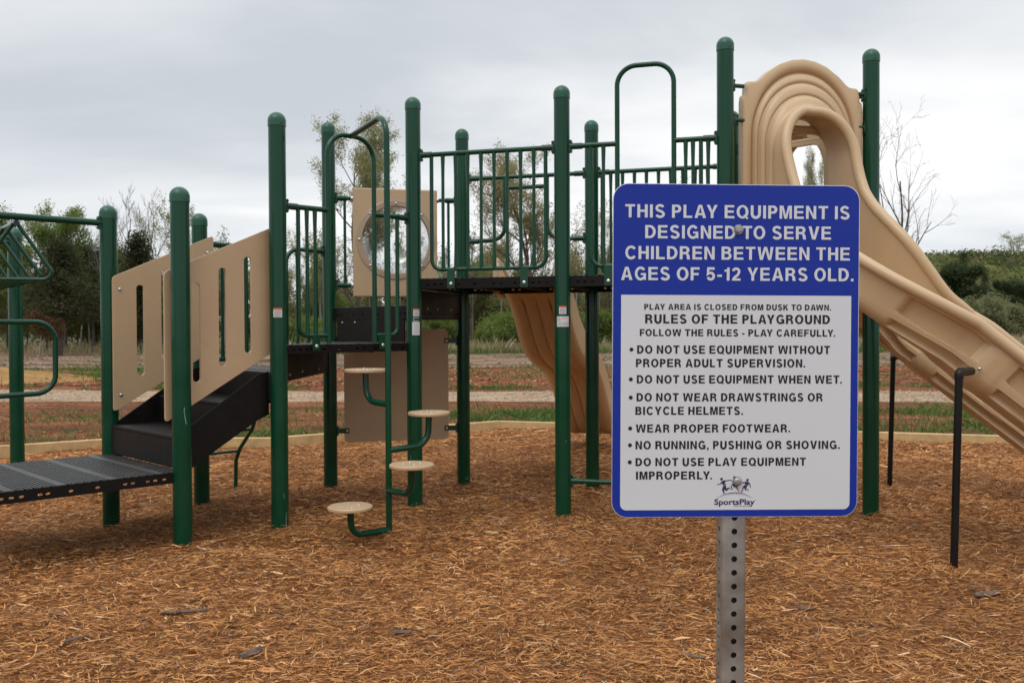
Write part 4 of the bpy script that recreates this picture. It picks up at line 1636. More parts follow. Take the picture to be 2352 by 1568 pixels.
def arc(cx_, cy_, rx, ry, a0, a1, n_=12):
    return [(cx_ + rx * math.cos(R(a0 + (a1 - a0) * i / n_)), cy_ + ry * math.sin(R(a0 + (a1 - a0) * i / n_))) for i in range(n_ + 1)]


def glyphs(sv, sh):
    """heavy grotesque capitals, cap height 1; sv, sh: vertical and horizontal stroke weight. name -> (width, [(outline, holes)])"""
    G = {}
    W_ = 0.80
    m_ = 0.5 + sh * 0.06
    lo_, hi_ = m_ - sh / 2, m_ + sh / 2
    G['I'] = (sv, [([(0, 0), (sv, 0), (sv, 1), (0, 1)], [])])
    G['E'] = (0.74, [([(0, 0), (.74, 0), (.74, sh), (sv, sh), (sv, lo_), (.69, lo_), (.69, hi_), (sv, hi_), (sv, 1 - sh), (.72, 1 - sh), (.72, 1), (0, 1)], [])])
    G['F'] = (0.68, [([(0, 0), (sv, 0), (sv, lo_ - .03), (.62, lo_ - .03), (.62, hi_ - .03), (sv, hi_ - .03), (sv, 1 - sh), (.68, 1 - sh), (.68, 1), (0, 1)], [])])
    G['L'] = (0.66, [([(0, 0), (.66, 0), (.66, sh), (sv, sh), (sv, 1), (0, 1)], [])])
    G['H'] = (0.78, [([(0, 0), (sv, 0), (sv, lo_), (.78 - sv, lo_), (.78 - sv, 0), (.78, 0), (.78, 1), (.78 - sv, 1), (.78 - sv, hi_), (sv, hi_), (sv, 1), (0, 1)], [])])
    G['T'] = (0.74, [([(.37 - sv / 2, 0), (.37 + sv / 2, 0), (.37 + sv / 2, 1 - sh), (.74, 1 - sh), (.74, 1), (0, 1), (0, 1 - sh), (.37 - sv / 2, 1 - sh)], [])])
    n_ = 0.78
    k = sv * 1.02
    G['N'] = (n_, [([(0, 0), (sv * .93, 0), (sv * .93, .70), (n_ - k, 0), (n_, 0), (n_, 1), (n_ - sv * .93, 1), (n_ - sv * .93, .30), (k, 1), (0, 1)], [])])
    n_ = 0.94
    G['M'] = (n_, [([(0, 0), (sv * .9, 0), (sv * .9, .74), (n_ / 2 - sv * .45, 0), (n_ / 2 + sv * .45, 0), (n_ - sv * .9, .74), (n_ - sv * .9, 0), (n_, 0), (n_, 1), (n_ - sv * 1.35, 1), (n_ / 2, .27), (sv * 1.35, 1), (0, 1)], [])])
    n_ = 0.88
    sa = sv * 1.10
    ap = sv * 1.18
    xi = lambda z_: sa + (n_ / 2 - sa) * z_ / 0.92
    G['A'] = (n_, [([(0, 0), (sa, 0), (xi(.21), .21), (n_ - xi(.21), .21), (n_ - sa, 0), (n_, 0), (n_ / 2 + ap / 2, 1), (n_ / 2 - ap / 2, 1)],
                    [[(xi(.37), .37), (n_ - xi(.37), .37), (n_ / 2 + .015, .80), (n_ / 2 - .015, .80)]])])
    n_ = 0.84
    G['V'] = (n_, [([(n_ / 2 - ap / 2, 0), (n_ / 2 + ap / 2, 0), (n_, 1), (n_ - sa, 1), (n_ / 2, .24), (sa, 1), (0, 1)], [])])
    n_ = 1.22
    h_ = sv * .52
    G['W'] = (n_, [([(.29 - h_, 0), (.29 + h_, 0), (n_ / 2, .74), (n_ - .29 - h_, 0), (n_ - .29 + h_, 0), (n_, 1), (n_ - sv * 1.05, 1), (n_ - .29, .27), (n_ / 2 + h_, 1), (n_ / 2 - h_, 1), (.29, .27), (sv * 1.05, 1), (0, 1)], [])])
    n_ = 0.84
    G['Y'] = (n_, [([(n_ / 2 - sv / 2, 0), (n_ / 2 + sv / 2, 0), (n_ / 2 + sv / 2, .39), (n_, 1), (n_ - sa * 1.05, 1), (n_ / 2, .56), (sa * 1.05, 1), (0, 1), (n_ / 2 - sv / 2, .39)], [])])
    n_ = 0.84
    G['K'] = (n_, [([(0, 0), (sv, 0), (sv, .32), (sv + .12, .45), (n_ - sv * 1.25, 0), (n_, 0), (sv + .255, .60), (n_ - .03, 1), (n_ - sv * 1.3, 1), (sv, .56), (sv, 1), (0, 1)], [])])
    O_o = arc(.45, .5, .45, .52, 0, 360, 40)[:-1]
    O_i = arc(.45, .5, .45 - sv, .52 - sh, 0, 360, 40)[:-1]
    G['O'] = (0.90, [(O_o, [O_i])])
    G['Q'] = (0.90, [(O_o, [O_i]), ([(.50, .22), (.60, .30), (.90, .02), (.80, -.08)], [])])
    G['C'] = (0.84, [(stroke(arc(.45, .5, .45 - sv / 2, .52 - sh / 2, 38, 322, 30), (sv + sh) / 2), [])])
    a_ = arc(.45, .5, .45 - sv / 2, .52 - sh / 2, 38, 318, 30)
    G['G'] = (0.88, [(stroke(a_, (sv + sh) / 2), []), ([(.47, .38), (.86 - sv * .9, .38), (.86 - sv * .9, .06), (.86, -.0), (.86, .53), (.47, .53)], [])])
    # D, P, R, B
    def bowl(x0, x1, z0, z1, r_):
        return [(x0, z0)] + arc(x1 - r_, z0 + (z1 - z0) / 2, r_, (z1 - z0) / 2, -90, 90, 14) + [(x0, z1)]
    G['D'] = (0.80, [(bowl(0, .80, 0, 1, .45), [bowl(sv, .80 - sv, sh, 1 - sh, .28)[::-1]])])
    pb = arc(.70 - .30, .69, .30, .31, -90, 90, 12)
    G['P'] = (0.70, [([(0, 0), (sv, 0), (sv, .38)] + pb + [(0, 1)], [bowl(sv, .70 - sv, .38 + sh, 1 - sh, .15)])])
    rb_ = arc(.74 - .30, .715, .30, .285, -68, 90, 12)
    G['R'] = (0.80, [([(0, 0), (sv, 0), (sv, .40), (.40, .40), (.50, .36), (.53, .26), (.535, .12), (.57, 0), (.80, 0), (.77, .05), (.755, .24), (.72, .36), (.62, .455)] + rb_ + [(0, 1)],
                      [bowl(sv, .74 - sv, .40 + sh, 1 - sh, .13)])])
    G['B'] = (0.77, [([(0, 0), (.45, 0)] + arc(.47, .28, .30, .28, -90, 58, 10) + arc(.43, .745, .29, .255, -52, 90, 10) + [(0, 1)],
                      [bowl(sv, .77 - sv, sh, .455, .13), bowl(sv, .72 - sv, .455 + sh, 1 - sh, .12)])])
    w2 = sv / 2
    G['U'] = (0.78, [(stroke([(w2, 1), (w2, .38)] + arc(.39, .36, .39 - w2, .36 - sh / 2 + .02, 180, 360, 16)[1:-1] + [(.78 - w2, .38), (.78 - w2, 1)], sv), [])])
    sw = (sv + sh) / 2
    sp = arc(.375, .73, .375 - w2 - .015, .29 - sh / 2, 20, 248, 14) + [(.47, .475)] + arc(.375, .265, .375 - w2 + .005, .285 - sh / 2, 60, -162, 14)
    G['S'] = (0.75, [(stroke(sp, sw), [])])
    G['1'] = (0.42, [([(.42 - sv, 0), (.42, 0), (.42, 1), (.42 - sv * .8, 1), (.22, .86), (.02, .81), (.02, .68), (.42 - sv, .68)], [])])
    sp = arc(.34, .70, .34 - w2, .30 - sh / 2, 172, -20, 14) + [(.45, .42), (.22, .25), (.10, .06)]
    G['2'] = (0.68, [(stroke(sp, sw), []), ([(0, 0), (.68, 0), (.68, sh), (.20, sh), (0, .05)], [])])
    sp = [(.64, 1 - sh / 2), (.16, 1 - sh / 2), (.115, .50), (.20, .56)] + arc(.34, .33, .34 - w2, .33 - sh / 2, 100, -160, 16)
    G['5'] = (0.68, [(stroke(sp, sw), [])])
    G['.'] = (0.20, [([(0, 0), (.2, 0), (.2, .2), (0, .2)], [])])
    G[','] = (0.20, [([(0, 0), (.10, 0), (.04, -.19), (.11, -.19), (.2, .0), (.2, .2), (0, .2)], [])])
    G['-'] = (0.36, [([(0, .28), (.36, .28), (.36, .28 + sh), (0, .28 + sh)], [])])
    return G


SIGN_C = Vector((0.41109, 1.68081, 1.46726))
yw, lean = 0.0447, 0.0083
sx_ = Vector((math.cos(yw), math.sin(yw), 0))
sf = Vector((math.sin(yw), -math.cos(yw), 0))       # towards the reader
ex_ = sx_ * math.cos(lean) - Z * math.sin(lean)
ez_ = Z * math.cos(lean) + sx_ * math.sin(lean)
IN = 0.0254
SIGN = thing("rules_sign", (SIGN_C.x - 0.02, SIGN_C.y + 0.03, 0), "blue and white playground rules sign on a galvanised perforated post", "sign")


def sp_(x, y):
    """inches from the sign's top left corner -> local metres about its centre"""
    return ((x - 9) * IN, (12 - y) * IN)


mb = MB()
mb.poly(rrect(-9 * IN, -12 * IN, 9 * IN, 12 * IN, 1.12 * IN, 8), [], SIGN_C, ex_, ez_, -0.0022, 0.0)
panel = mb.build("sign_panel", ALU, SIGN)


def flatp(name, m, polys, d, parent=panel):
    mb = MB()
    for k, (o_, hs) in enumerate(polys):
        mb.poly(o_, hs, SIGN_C, ex_, ez_, d - 0.0001, d)
    return mb.build(name, m, parent)


flatp("blue_field", BLUE, [(rrect(-9 * IN + .0011, -12 * IN + .0011, 9 * IN - .0011, 12 * IN - .0011, 1.10 * IN, 8), [])], 0.0005)
x0, y0 = sp_(0.62, 23.47)
x1, y1 = sp_(17.42, 7.98)
wp = [(x1, y1), (x0, y1)] + arc(x0 + .45 * IN, y0 + .45 * IN, .45 * IN, .45 * IN, 180, 270, 6) + arc(x1 - .45 * IN, y0 + .45 * IN, .45 * IN, .45 * IN, 270, 360, 6)
flatp("white_field", WHITE, [(wp, [])], 0.0009)


def set_line(G, txt, x0, x1, yt, yb, gap=None):
    if gap is None:
        # letter gap that lets the line fill its width with undistorted letters
        words = txt.split(' ')
        sw_ = sum(G[c][0] for c in txt if c != ' ')
        ng = sum(len(w_) - 1 for w_ in words) + len(words) - 1
        gap = ((x1 - x0) / (yb - yt) - sw_ - 0.36 * (len(words) - 1)) / ng
        gap = max(0.085, min(0.17, gap))
    space = 0.36 + gap
    items, x = [], 0.0
    prev = None
    for ch in txt:
        if ch == ' ':
            x += space
            prev = None
            continue
        w_, pl = G[ch]
        if prev is not None:
            g_ = gap
            pr = prev + ch
            if pr in ('AY', 'LY', 'AW', 'TO', 'AV', 'AT', 'PA', 'FO', 'RY', 'Y.', 'T.', 'AC', 'OA'):
                g_ = gap - 0.06
            if pr in ('LY', 'AY', 'AW', 'Y.'):
                g_ = gap - 0.13
            x += g_
        items.append((x, pl))
        x += w_
        prev = ch
    sx = (x1 - x0) / x
    sy = yb - yt
    out = []
    for xo, pl in items:
        for i, (o_, hs) in enumerate(pl):
            f = lambda p: sp_(x0 + (xo + p[0]) * sx, yb - p[1] * sy)
            out.append((i, [f(p) for p in o_], [[f(p) for p in h] for h in hs]))
    return out


GH = glyphs(0.215, 0.170)
GT = glyphs(0.238, 0.186)
HEAD = [("THIS PLAY EQUIPMENT IS", 0.88, 17.25, 1.50, 2.44), ("DESIGNED TO SERVE", 2.33, 15.89, 2.98, 3.92),
        ("CHILDREN BETWEEN THE", 0.89, 17.29, 4.48, 5.42), ("AGES OF 5-12 YEARS OLD.", 0.60, 17.57, 5.98, 6.92)]
TEXT = [("PLAY AREA IS CLOSED FROM DUSK TO DAWN.", 2.29, 15.93, 8.62, 9.04), ("RULES OF THE PLAYGROUND", 2.36, 15.86, 9.37, 10.02),
        ("FOLLOW THE RULES - PLAY CAREFULLY.", 1.98, 16.24, 10.43, 10.93), ("DO NOT USE EQUIPMENT WITHOUT", 1.79, 15.88, 11.60, 12.19),
        ("PROPER ADULT SUPERVISION.", 1.71, 14.06, 12.57, 13.16), ("DO NOT USE EQUIPMENT WHEN WET.", 1.78, 16.77, 13.74, 14.33),
        ("DO NOT WEAR DRAWSTRINGS OR", 1.77, 15.37, 15.03, 15.62), ("BICYCLE HELMETS.", 1.69, 9.52, 16.01, 16.59),
        ("WEAR PROPER FOOTWEAR.", 1.73, 12.99, 17.28, 17.86), ("NO RUNNING, PUSHING OR SHOVING.", 1.71, 16.66, 18.48, 19.07),
        ("DO NOT USE PLAY EQUIPMENT", 1.72, 14.17, 19.70, 20.28), ("IMPROPERLY.", 1.76, 7.29, 20.67, 21.25)]


def text_obj(name, lines, G, m, d):
    mb = MB()
    for ln_ in lines:
        for i, o_, hs in set_line(G, *ln_):
            dd = d + 0.0002 * i
            mb.poly(o_, hs, SIGN_C, ex_, ez_, dd, dd)
    return mb


text_obj("heading", HEAD, GH, WHITE, 0.0010).build("heading_lettering", WHITE, panel)
mb = text_obj("rules", TEXT, GT, INK, 0.0013)
for bx, by in ((1.38, 11.9), (1.35, 14.04), (1.35, 15.35), (1.32, 17.57), (1.31, 18.78), (1.30, 20.0)):
    cx_, cy_ = sp_(bx, by)
    mb.poly(arc(cx_, cy_, .145 * IN, .145 * IN, 0, 360, 20)[:-1], [], SIGN_C, ex_, ez_, 0.0013, 0.0013)
mb.build("rules_lettering", INK, panel)

# emblem: three running children holding hands above an arc
mb = MB()
lay = [0.0013]


def eadd(o_, up_=True):
    lay[0] += 0.00004
    if sum(o_[i][0] * o_[(i + 1) % len(o_)][1] - o_[(i + 1) % len(o_)][0] * o_[i][1] for i in range(len(o_))) < 0:
        o_ = o_[::-1]
    mb.poly(o_, [], SIGN_C, ex_, ez_, lay[0], lay[0])


def px3(zx, zy):
    """coordinates measured on the emblem (10.69 per 1/2400 picture width) -> sign inches -> local"""
    return sp_(7.47 + (zx - 790) * 0.002931, 22.70 + (zy - 950) * 0.002930)


def limb(pts, w0, w1=None):
    w1 = w0 if w1 is None else w1
    pp = [px3(*p) for p in pts]
    n_ = len(pp)
    ws = [(w0 + (w1 - w0) * i / (n_ - 1)) * 0.002931 * IN for i in range(n_)]
    eadd(stroke(pp, ws))


def blob(zx, zy, rx, ry):
    eadd([px3(*p) for p in arc(zx, zy, rx, ry, 0, 360, 16)[:-1]])


def shape(pts):
    eadd([px3(*p) for p in pts])


# left child
blob(968, 452, 33, 34)
shape([(955, 520), (1005, 488), (1065, 482), (1070, 510), (1045, 535), (1055, 560), (990, 575), (975, 552), (945, 550)])
shape([(990, 582), (1075, 565), (1080, 592), (997, 606)])
limb([(1040, 492), (1120, 490), (1170, 472), (1240, 498)], 24, 12)
limb([(975, 535), (930, 572), (850, 585)], 26, 12)
shape([(1012, 620), (1082, 606), (1080, 650), (1050, 700), (1030, 730), (1045, 770), (1005, 775), (985, 730), (985, 690)])
limb([(1050, 660), (1085, 715), (1150, 668)], 52, 36)
limb([(1162, 655), (1180, 705)], 14)
limb([(1010, 808), (1050, 790)], 18)
# middle child (partly behind the lower bolt)
blob(1285, 408, 30, 28)
shape([(1270, 440), (1400, 450), (1420, 560), (1390, 615), (1290, 620), (1262, 540)])
shape([(1218, 568), (1290, 560), (1390, 610), (1390, 632), (1330, 655), (1280, 648), (1248, 620)])
limb([(1212, 600), (1208, 640), (1235, 690)], 26, 14)
limb([(1208, 706), (1245, 686)], 16)
limb([(1335, 660), (1370, 695), (1400, 738)], 22, 14)
limb([(1400, 728), (1385, 755)], 18)
# right child
blob(1612, 474, 31, 32)
shape([(1538, 520), (1610, 515), (1660, 540), (1640, 575), (1610, 612), (1540, 590), (1560, 560)])
limb([(1560, 532), (1500, 540), (1460, 522)], 24, 12)
limb([(1640, 545), (1680, 590), (1688, 660)], 28, 11)
shape([(1530, 602), (1605, 618), (1580, 685), (1540, 680), (1505, 668), (1488, 655)])
limb([(1495, 672), (1478, 750)], 24, 14)
limb([(1445, 765), (1492, 752)], 18)
limb([(1555, 680), (1565, 712), (1612, 706)], 26, 14)
limb([(1620, 695), (1636, 735)], 14)
# arc
ap_ = [(845, 920), (960, 862), (1080, 815), (1190, 795), (1290, 788), (1400, 795), (1500, 812), (1620, 855), (1740, 915)]
pp = [px3(*p) for p in ap_]
eadd(stroke(pp, [v * 0.00293 * IN for v in (3, 9, 14, 17, 18, 17, 14, 9, 3)]))
emb = mb.build("emblem", PURPLE, panel)


def font_line(txt, x0, x1, yb, hcap, off, d):
    """a line in Blender's own font turned into a mesh, fitted to the width it has on the sign"""
    cu = bpy.data.curves.new("lettering", 'FONT')
    cu.body = txt
    cu.offset = off
    cu.resolution_u = 3
    to = bpy.data.objects.new("lettering", cu)
    sc.collection.objects.link(to)
    bpy.context.view_layer.update()
    me = to.evaluated_get(bpy.context.evaluated_depsgraph_get()).to_mesh()
    vv_ = [v.co.copy() for v in me.vertices]
    ff_ = [tuple(p.vertices) for p in me.polygons]
    to.to_mesh_clear()
    bpy.data.objects.remove(to)
    bpy.data.curves.remove(cu)
    xa, xb = min(v.x for v in vv_), max(v.x for v in vv_)
    k = (x1 - x0) / (xb - xa)
    ky = hcap / 0.69
    out = []
    for v in vv_:
        px_, py_ = sp_(x0 + (v.x - xa) * k, yb - v.y * ky)
        out.append(SIGN_C + ex_ * px_ + ez_ * py_ + sf * d)
    return out, ff_


mb = MB()
v_, f_ = font_line("SportsPlay", 7.47, 10.43, 23.09, 0.40, 0.022, 0.0014)
mb.add(v_, f_)
v_, f_ = font_line("We Put the Value in Play!", 8.87, 10.10, 23.24, 0.075, 0.01, 0.0015)
mb.add(v_, f_)
v_, f_ = font_line("TM", 10.46, 10.56, 22.77, 0.04, 0.01, 0.0015)
mb.add(v_, f_)
mb.build("emblem_lettering", PURPLE, panel)

for bx, by, hexa in ((9.10, 3.24, True), (9.13, 21.41, False)):
    cx_, cy_ = sp_(bx, by)
    c = SIGN_C + ex_ * cx_ + ez_ * cy_
    mb = MB()
    n_ = 6 if hexa else 28
    r_ = 0.0080 if hexa else 0.0076
    mb.lathe(c + sf * 0.0015, [(r_, 0), (r_, 0.0040), (r_ * 0.86, 0.0056), (r_ * 0.4, 0.0060)], n_, sf, smooth=not hexa)
    mb.lathe(c + sf * 0.001, [(r_ * 1.12, 0), (r_ * 1.12, 0.001)], 24, sf)
    mb.build("bolt", GALV, SIGN)

# perforated square post: walls with real round holes one inch apart
hs = 0.0222
PT = SIGN_C + ez_ * 0.29 - sf * (0.0024 + hs)
pl_down = -ez_
Lp = 1.85
mb = MB()
ncell = int(Lp / IN)
off0 = 0.0145
for ax_, nn in ((ex_, sf), (-sf, ex_), (-ex_, -sf), (sf, -ex_)):
    w_in = hs - 0.0052
    for i in range(ncell):
        zc_ = -(i + 0.5) * IN + off0 * 0
        ring = [(0.0056 * math.cos(R(a)), 0.0056 * math.sin(R(a))) for a in range(0, 360, 30)]
        org = PT + ez_ * zc_ + nn * hs
        e_x = ez_.cross(nn)
        mb.poly([(-w_in, -IN / 2), (w_in, -IN / 2), (w_in, IN / 2), (-w_in, IN / 2)], [ring], org, e_x, ez_, 0.0, 0.0)
        # rim of the hole going into the wall
        rv = [org + e_x * p[0] + ez_ * p[1] for p in ring]
        ri = [p - nn * 0.0028 for p in rv]
        n_ = len(ring)
        mb.add(rv + ri, [(j, (j + 1) % n_, n_ + (j + 1) % n_, n_ + j) for j in range(n_)], False, 0)
    # rounded corner
    n2 = ez_.cross(nn)
    cc_ = []
    for a in range(0, 91, 18):
        dirv = nn * math.cos(R(a)) + n2 * math.sin(R(a))
        cc_.append(nn * (hs - 0.0052) + n2 * (hs - 0.0052) + dirv * 0.0052)
    vv_ = [PT + c for c in cc_] + [PT + c - ez_ * (ncell * IN) for c in cc_]
    m_ = len(cc_)
    mb.add(vv_, [(j, m_ + j, m_ + j + 1, j + 1) for j in range(m_ - 1)], True, 0)
mb.poly([(-hs * .9, -hs * .9), (hs * .9, -hs * .9), (hs * .9, hs * .9), (-hs * .9, hs * .9)], [], PT, ex_, sf.cross(ex_).cross(ex_) * -1 if False else -sf, 0.0, 0.0)
# near-black core, its colour standing in for the shade inside the hollow post
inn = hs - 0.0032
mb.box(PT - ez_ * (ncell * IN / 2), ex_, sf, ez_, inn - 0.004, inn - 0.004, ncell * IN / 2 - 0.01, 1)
mb.build("sign_post", [GALV, HOLE], SIGN)


# ================================================================== VEGETATION
def leaf_cards(centers, size, cols, r_, flat=0.0, aspect=0.7):
    """small leaf faces turned every way; returns verts, quads, colours"""
    n_ = len(centers)
    a = r_.standard_normal((n_, 3))
    a /= np.linalg.norm(a, axis=1)[:, None]
    b_ = r_.standard_normal((n_, 3))
    b_ -= a * (a * b_).sum(1)[:, None]
    b_ /= np.linalg.norm(b_, axis=1)[:, None]
    s_ = (size * (0.6 + 0.8 * r_.random(n_)))[:, None] if np.isscalar(size) else (size * (0.6 + 0.8 * r_.random(n_)))[:, None]
    c = np.cross(a, b_)
    P_ = np.stack([centers - b_ * s_, centers + c * s_ * aspect * 0.5 - b_ * s_ * 0.1, centers + b_ * s_, centers - c * s_ * aspect * 0.5 - b_ * s_ * 0.1], 1)
    Qd = np.arange(n_ * 4).reshape(n_, 4)
    return P_.reshape(-1, 3), Qd, np.repeat(cols, 4, 0)


def grow(r_, h, trunk_r, levels, spread, split, up=0.25, wob=0.10, first=0.3, lenk=0.62, stems=1, stem_spread=0.25):
    """recursive branching; returns list of (points, radii) and a list of twig points"""
    out, tips = [], []

    def branch(p, d, L_, rad, lv):
        n_ = 6 if lv == 0 else (5 if lv < 3 else 4)
        pts, rads = [p.copy()], [rad]
        q_ = p.copy()
        dd = d.copy()
        for i in range(n_):
            dd = (dd + Vector((r_.gauss(0, wob), r_.gauss(0, wob), r_.gauss(0, wob * 0.6) + up * 0.12))).normalized()
            q_ = q_ + dd * (L_ / n_)
            pts.append(q_.copy())
            rads.append(rad * (1 - 0.72 * (i + 1) / n_))
        out.append((pts, rads))
        if lv >= levels - 2:
            for i in range(1, n_ + 1):
                tips.append(pts[i])
        if lv >= levels:
            return
        k = split[min(lv, len(split) - 1)]
        for j in range(k):
            f = first + (1 - first) * (j + r_.random() * 0.8) / k if lv == 0 else 0.25 + 0.75 * (j + r_.random()) / k
            f = min(0.99, f)
            x = f * n_
            i = min(n_ - 1, int(x))
            s0 = pts[i].lerp(pts[i + 1], x - i)
            rr_ = rads[i] + (rads[i + 1] - rads[i]) * (x - i)
            dloc = (pts[i + 1] - pts[i]).normalized()
            az = r_.random() * 6.283
            side = Vector((math.cos(az), math.sin(az), 0))
            side = (side - dloc * side.dot(dloc)).normalized()
            sp__ = spread * r_.uniform(0.7, 1.25)
            nd = (dloc * math.cos(sp__) + side * math.sin(sp__) + Z * up * 0.5).normalized()
            branch(s0, nd, L_ * lenk * r_.uniform(0.7, 1.1) * (1.15 - 0.5 * f if lv == 0 else 1), rr_ * 0.68, lv + 1)

    for s in range(stems):
        az = 6.283 * s / stems + r_.random()
        d = Vector((math.cos(az) * stem_spread, math.sin(az) * stem_spread, 1)).normalized() if stems > 1 else Vector((r_.gauss(0, .04), r_.gauss(0, .04), 1)).normalized()
        branch(Vector((0.05 * s, 0, -0.2)), d, h, trunk_r, 0)
    return out, tips


def wood_mesh(branches, name, m, nmin=0.0):
    mb = MB()
    for pts, rads in branches:
        n_ = 8 if rads[0] > 0.06 else (5 if rads[0] > 0.02 else 3)
        mb.tube(pts, [max(nmin, x) for x in rads], n_, caps=False)
    o = mb.build(name, m)
    me = o.data
    bpy.data.objects.remove(o)
    return me


def leaf_mesh(name, tips, per, spread, size, palette, r_, tint=0.22, keep=1.0):
    tips = np.array([[t_.x, t_.y, t_.z] for t_ in tips])
    if keep < 1:
        tips = tips[r_.random(len(tips)) < keep]
    n_ = len(tips)
    c = np.repeat(tips, per, 0) + r_.standard_normal((n_ * per, 3)) * spread
    palette = np.array(palette)
    pc = palette[r_.integers(0, len(palette), n_)] * (1 - tint + 2 * tint * r_.random((n_, 1)))
    cols = np.repeat(pc, per, 0) * (0.85 + 0.3 * r_.random((n_ * per, 1)))
    v, q_, cc_ = leaf_cards(c, size, cols, r_)
    o = np_mesh(name, v, q_, cc_, LEAF)
    me = o.data
    bpy.data.objects.remove(o)
    return me


OLIVE = [(0.290, 0.300, 0.115), (0.340, 0.335, 0.140), (0.235, 0.255, 0.095), (0.370, 0.330, 0.165)]
SPRING = [(0.190, 0.260, 0.060), (0.235, 0.300, 0.075), (0.145, 0.210, 0.050), (0.260, 0.290, 0.105)]
BRONZE = [(0.350, 0.290, 0.145), (0.320, 0.300, 0.130), (0.380, 0.320, 0.175), (0.270, 0.280, 0.120)]
CEDAR = [(0.050, 0.062, 0.026), (0.066, 0.080, 0.032), (0.082, 0.088, 0.038), (0.040, 0.050, 0.020), (0.098, 0.088, 0.044)]
BRUSHC = [(0.23, 0.24, 0.115), (0.28, 0.275, 0.145), (0.20, 0.215, 0.095)]
WOODC = [(0.165, 0.190, 0.060), (0.215, 0.230, 0.078), (0.250, 0.235, 0.100), (0.245, 0.205, 0.115), (0.140, 0.160, 0.056), (0.205, 0.260, 0.066)]
VAR = {}


def variant(key, seed, h, tr, levels, spread, split, leaf=None, bark=None, nmin=0.006, **kw):
    r0 = random.Random(seed)
    r1_ = np.random.default_rng(seed)
    br, tips = grow(r0, h, tr, levels, spread, split, **kw)
    wm_ = wood_mesh(br, "trunk", bark or BARK, nmin)
    lm_ = leaf_mesh("crown", tips, leaf[0], leaf[1], leaf[2], leaf[3], r1_, keep=leaf[4] if len(leaf) > 4 else 1) if leaf else None
    top = max(p.z for b_ in br for p in b_[0])
    wid = max(math.hypot(p.x, p.y) for b_ in br for p in b_[0])
    VAR[key] = (wm_, lm_, top, wid)


def conifer(key, seed, h, w_, palette, lowest=0.16):
    r0 = random.Random(seed)
    r1_ = np.random.default_rng(seed)
    br = [([Vector((0, 0, -0.2)), Vector((0.05, 0, h * 0.5)), Vector((0, 0.04, h * 0.97))], [0.018 * h, 0.011 * h, 0.01])]
    cs, base = [], lowest * h
    for i in range(int(95)):
        f = (i / 95) ** 1.15
        z_ = base + (h - base) * f
        L_ = w_ * (1 - f) ** 0.75 * r0.uniform(0.55, 1.15) * (1 if f > 0.08 else 0.7) + 0.15
        az = i * 2.399 + r0.uniform(-.4, .4)
        d = Vector((math.cos(az), math.sin(az), 0.28 + r0.uniform(-.15, .2)))
        a = Vector((0, 0, z_))
        pts = [a + d * (L_ * t_) + Z * (-0.25 * L_ * t_ * t_) for t_ in (0, .35, .7, 1)]
        br.append((pts, [0.03, 0.02, 0.014, 0.008]))
        for t_ in np.linspace(0.2, 1.0, 7):
            p = a + d * (L_ * t_) + Z * (-0.25 * L_ * t_ * t_)
            cs.append((p, 0.12 + 0.22 * L_ * 0.3))
    tips = [p for p, _ in cs]
    wm_ = wood_mesh(br, "trunk", BARK, 0.006)
    lm_ = leaf_mesh("crown", tips, 15, 0.20 + 0.04 * w_, 0.115, palette, r1_, 0.3)
    VAR[key] = (wm_, lm_, h, w_)


variant('poplar', 11, 13.0, 0.17, 4, 0.78, [17, 7, 4, 3], (6, 0.20, 0.078, OLIVE, 0.80), up=0.34, wob=0.06, first=0.22, lenk=0.46)
variant('oak', 23, 11.0, 0.20, 4, 0.82, [13, 7, 4, 3], (6, 0.20, 0.078, BRONZE, 0.75), up=0.28, wob=0.09, first=0.26, lenk=0.48)
variant('bare', 31, 10.5, 0.13, 4, 0.66, [9, 6, 4, 3], None, BARKG, 0.008, up=0.42, wob=0.09, first=0.25, lenk=0.45)
variant('barewide', 37, 8.5, 0.16, 4, 0.72, [5, 5, 3, 2], None, BARKDK, 0.0062, up=0.30, wob=0.15, first=0.34, lenk=0.55, stems=2, stem_spread=0.22)
variant('light', 41, 9.0, 0.10, 4, 0.70, [11, 6, 4, 2], (3, 0.18, 0.09, SPRING + OLIVE, 0.42), up=0.32, wob=0.09, first=0.25, lenk=0.46)
variant('green', 43, 8.5, 0.16, 4, 0.80, [13, 7, 4, 2], (9, 0.24, 0.10, SPRING, 0.75), up=0.24, wob=0.08, first=0.22, lenk=0.50)
variant('under1', 51, 6.5, 0.07, 3, 0.75, [14, 7, 4], (14, 0.28, 0.10, WOODC, 0.8), up=0.25, wob=0.09, first=0.10, lenk=0.40)
variant('under2', 53, 5.5, 0.06, 3, 0.80, [14, 7, 4], (16, 0.28, 0.095, SPRING[:3] + WOODC[:2], 0.9), up=0.18, wob=0.09, first=0.06, lenk=0.42)
variant('under3', 57, 7.0, 0.08, 3, 0.60, [12, 7, 4], (8, 0.28, 0.09, BRONZE + WOODC, 0.7), up=0.35, wob=0.08, first=0.15, lenk=0.40)
variant('bush', 61, 1.7, 0.03, 2, 0.85, [12, 7], (22, 0.20, 0.085, SPRING, 1.0), up=0.2, wob=0.12, first=0.02, lenk=0.6, stems=4, stem_spread=0.6)
variant('brush', 67, 2.6, 0.03, 3, 0.65, [9, 6, 4], (5, 0.20, 0.09, BRUSHC, 0.9), up=0.35, wob=0.12, first=0.05, lenk=0.5, stems=4, stem_spread=0.5)
variant('rusty', 71, 3.4, 0.08, 3, 0.9, [9, 6, 4], (8, 0.20, 0.10, [(0.19, 0.105, 0.045), (0.16, 0.10, 0.05), (0.22, 0.13, 0.06)], 0.8), BARKP, up=0.1, wob=0.08, first=0.45, lenk=0.5)
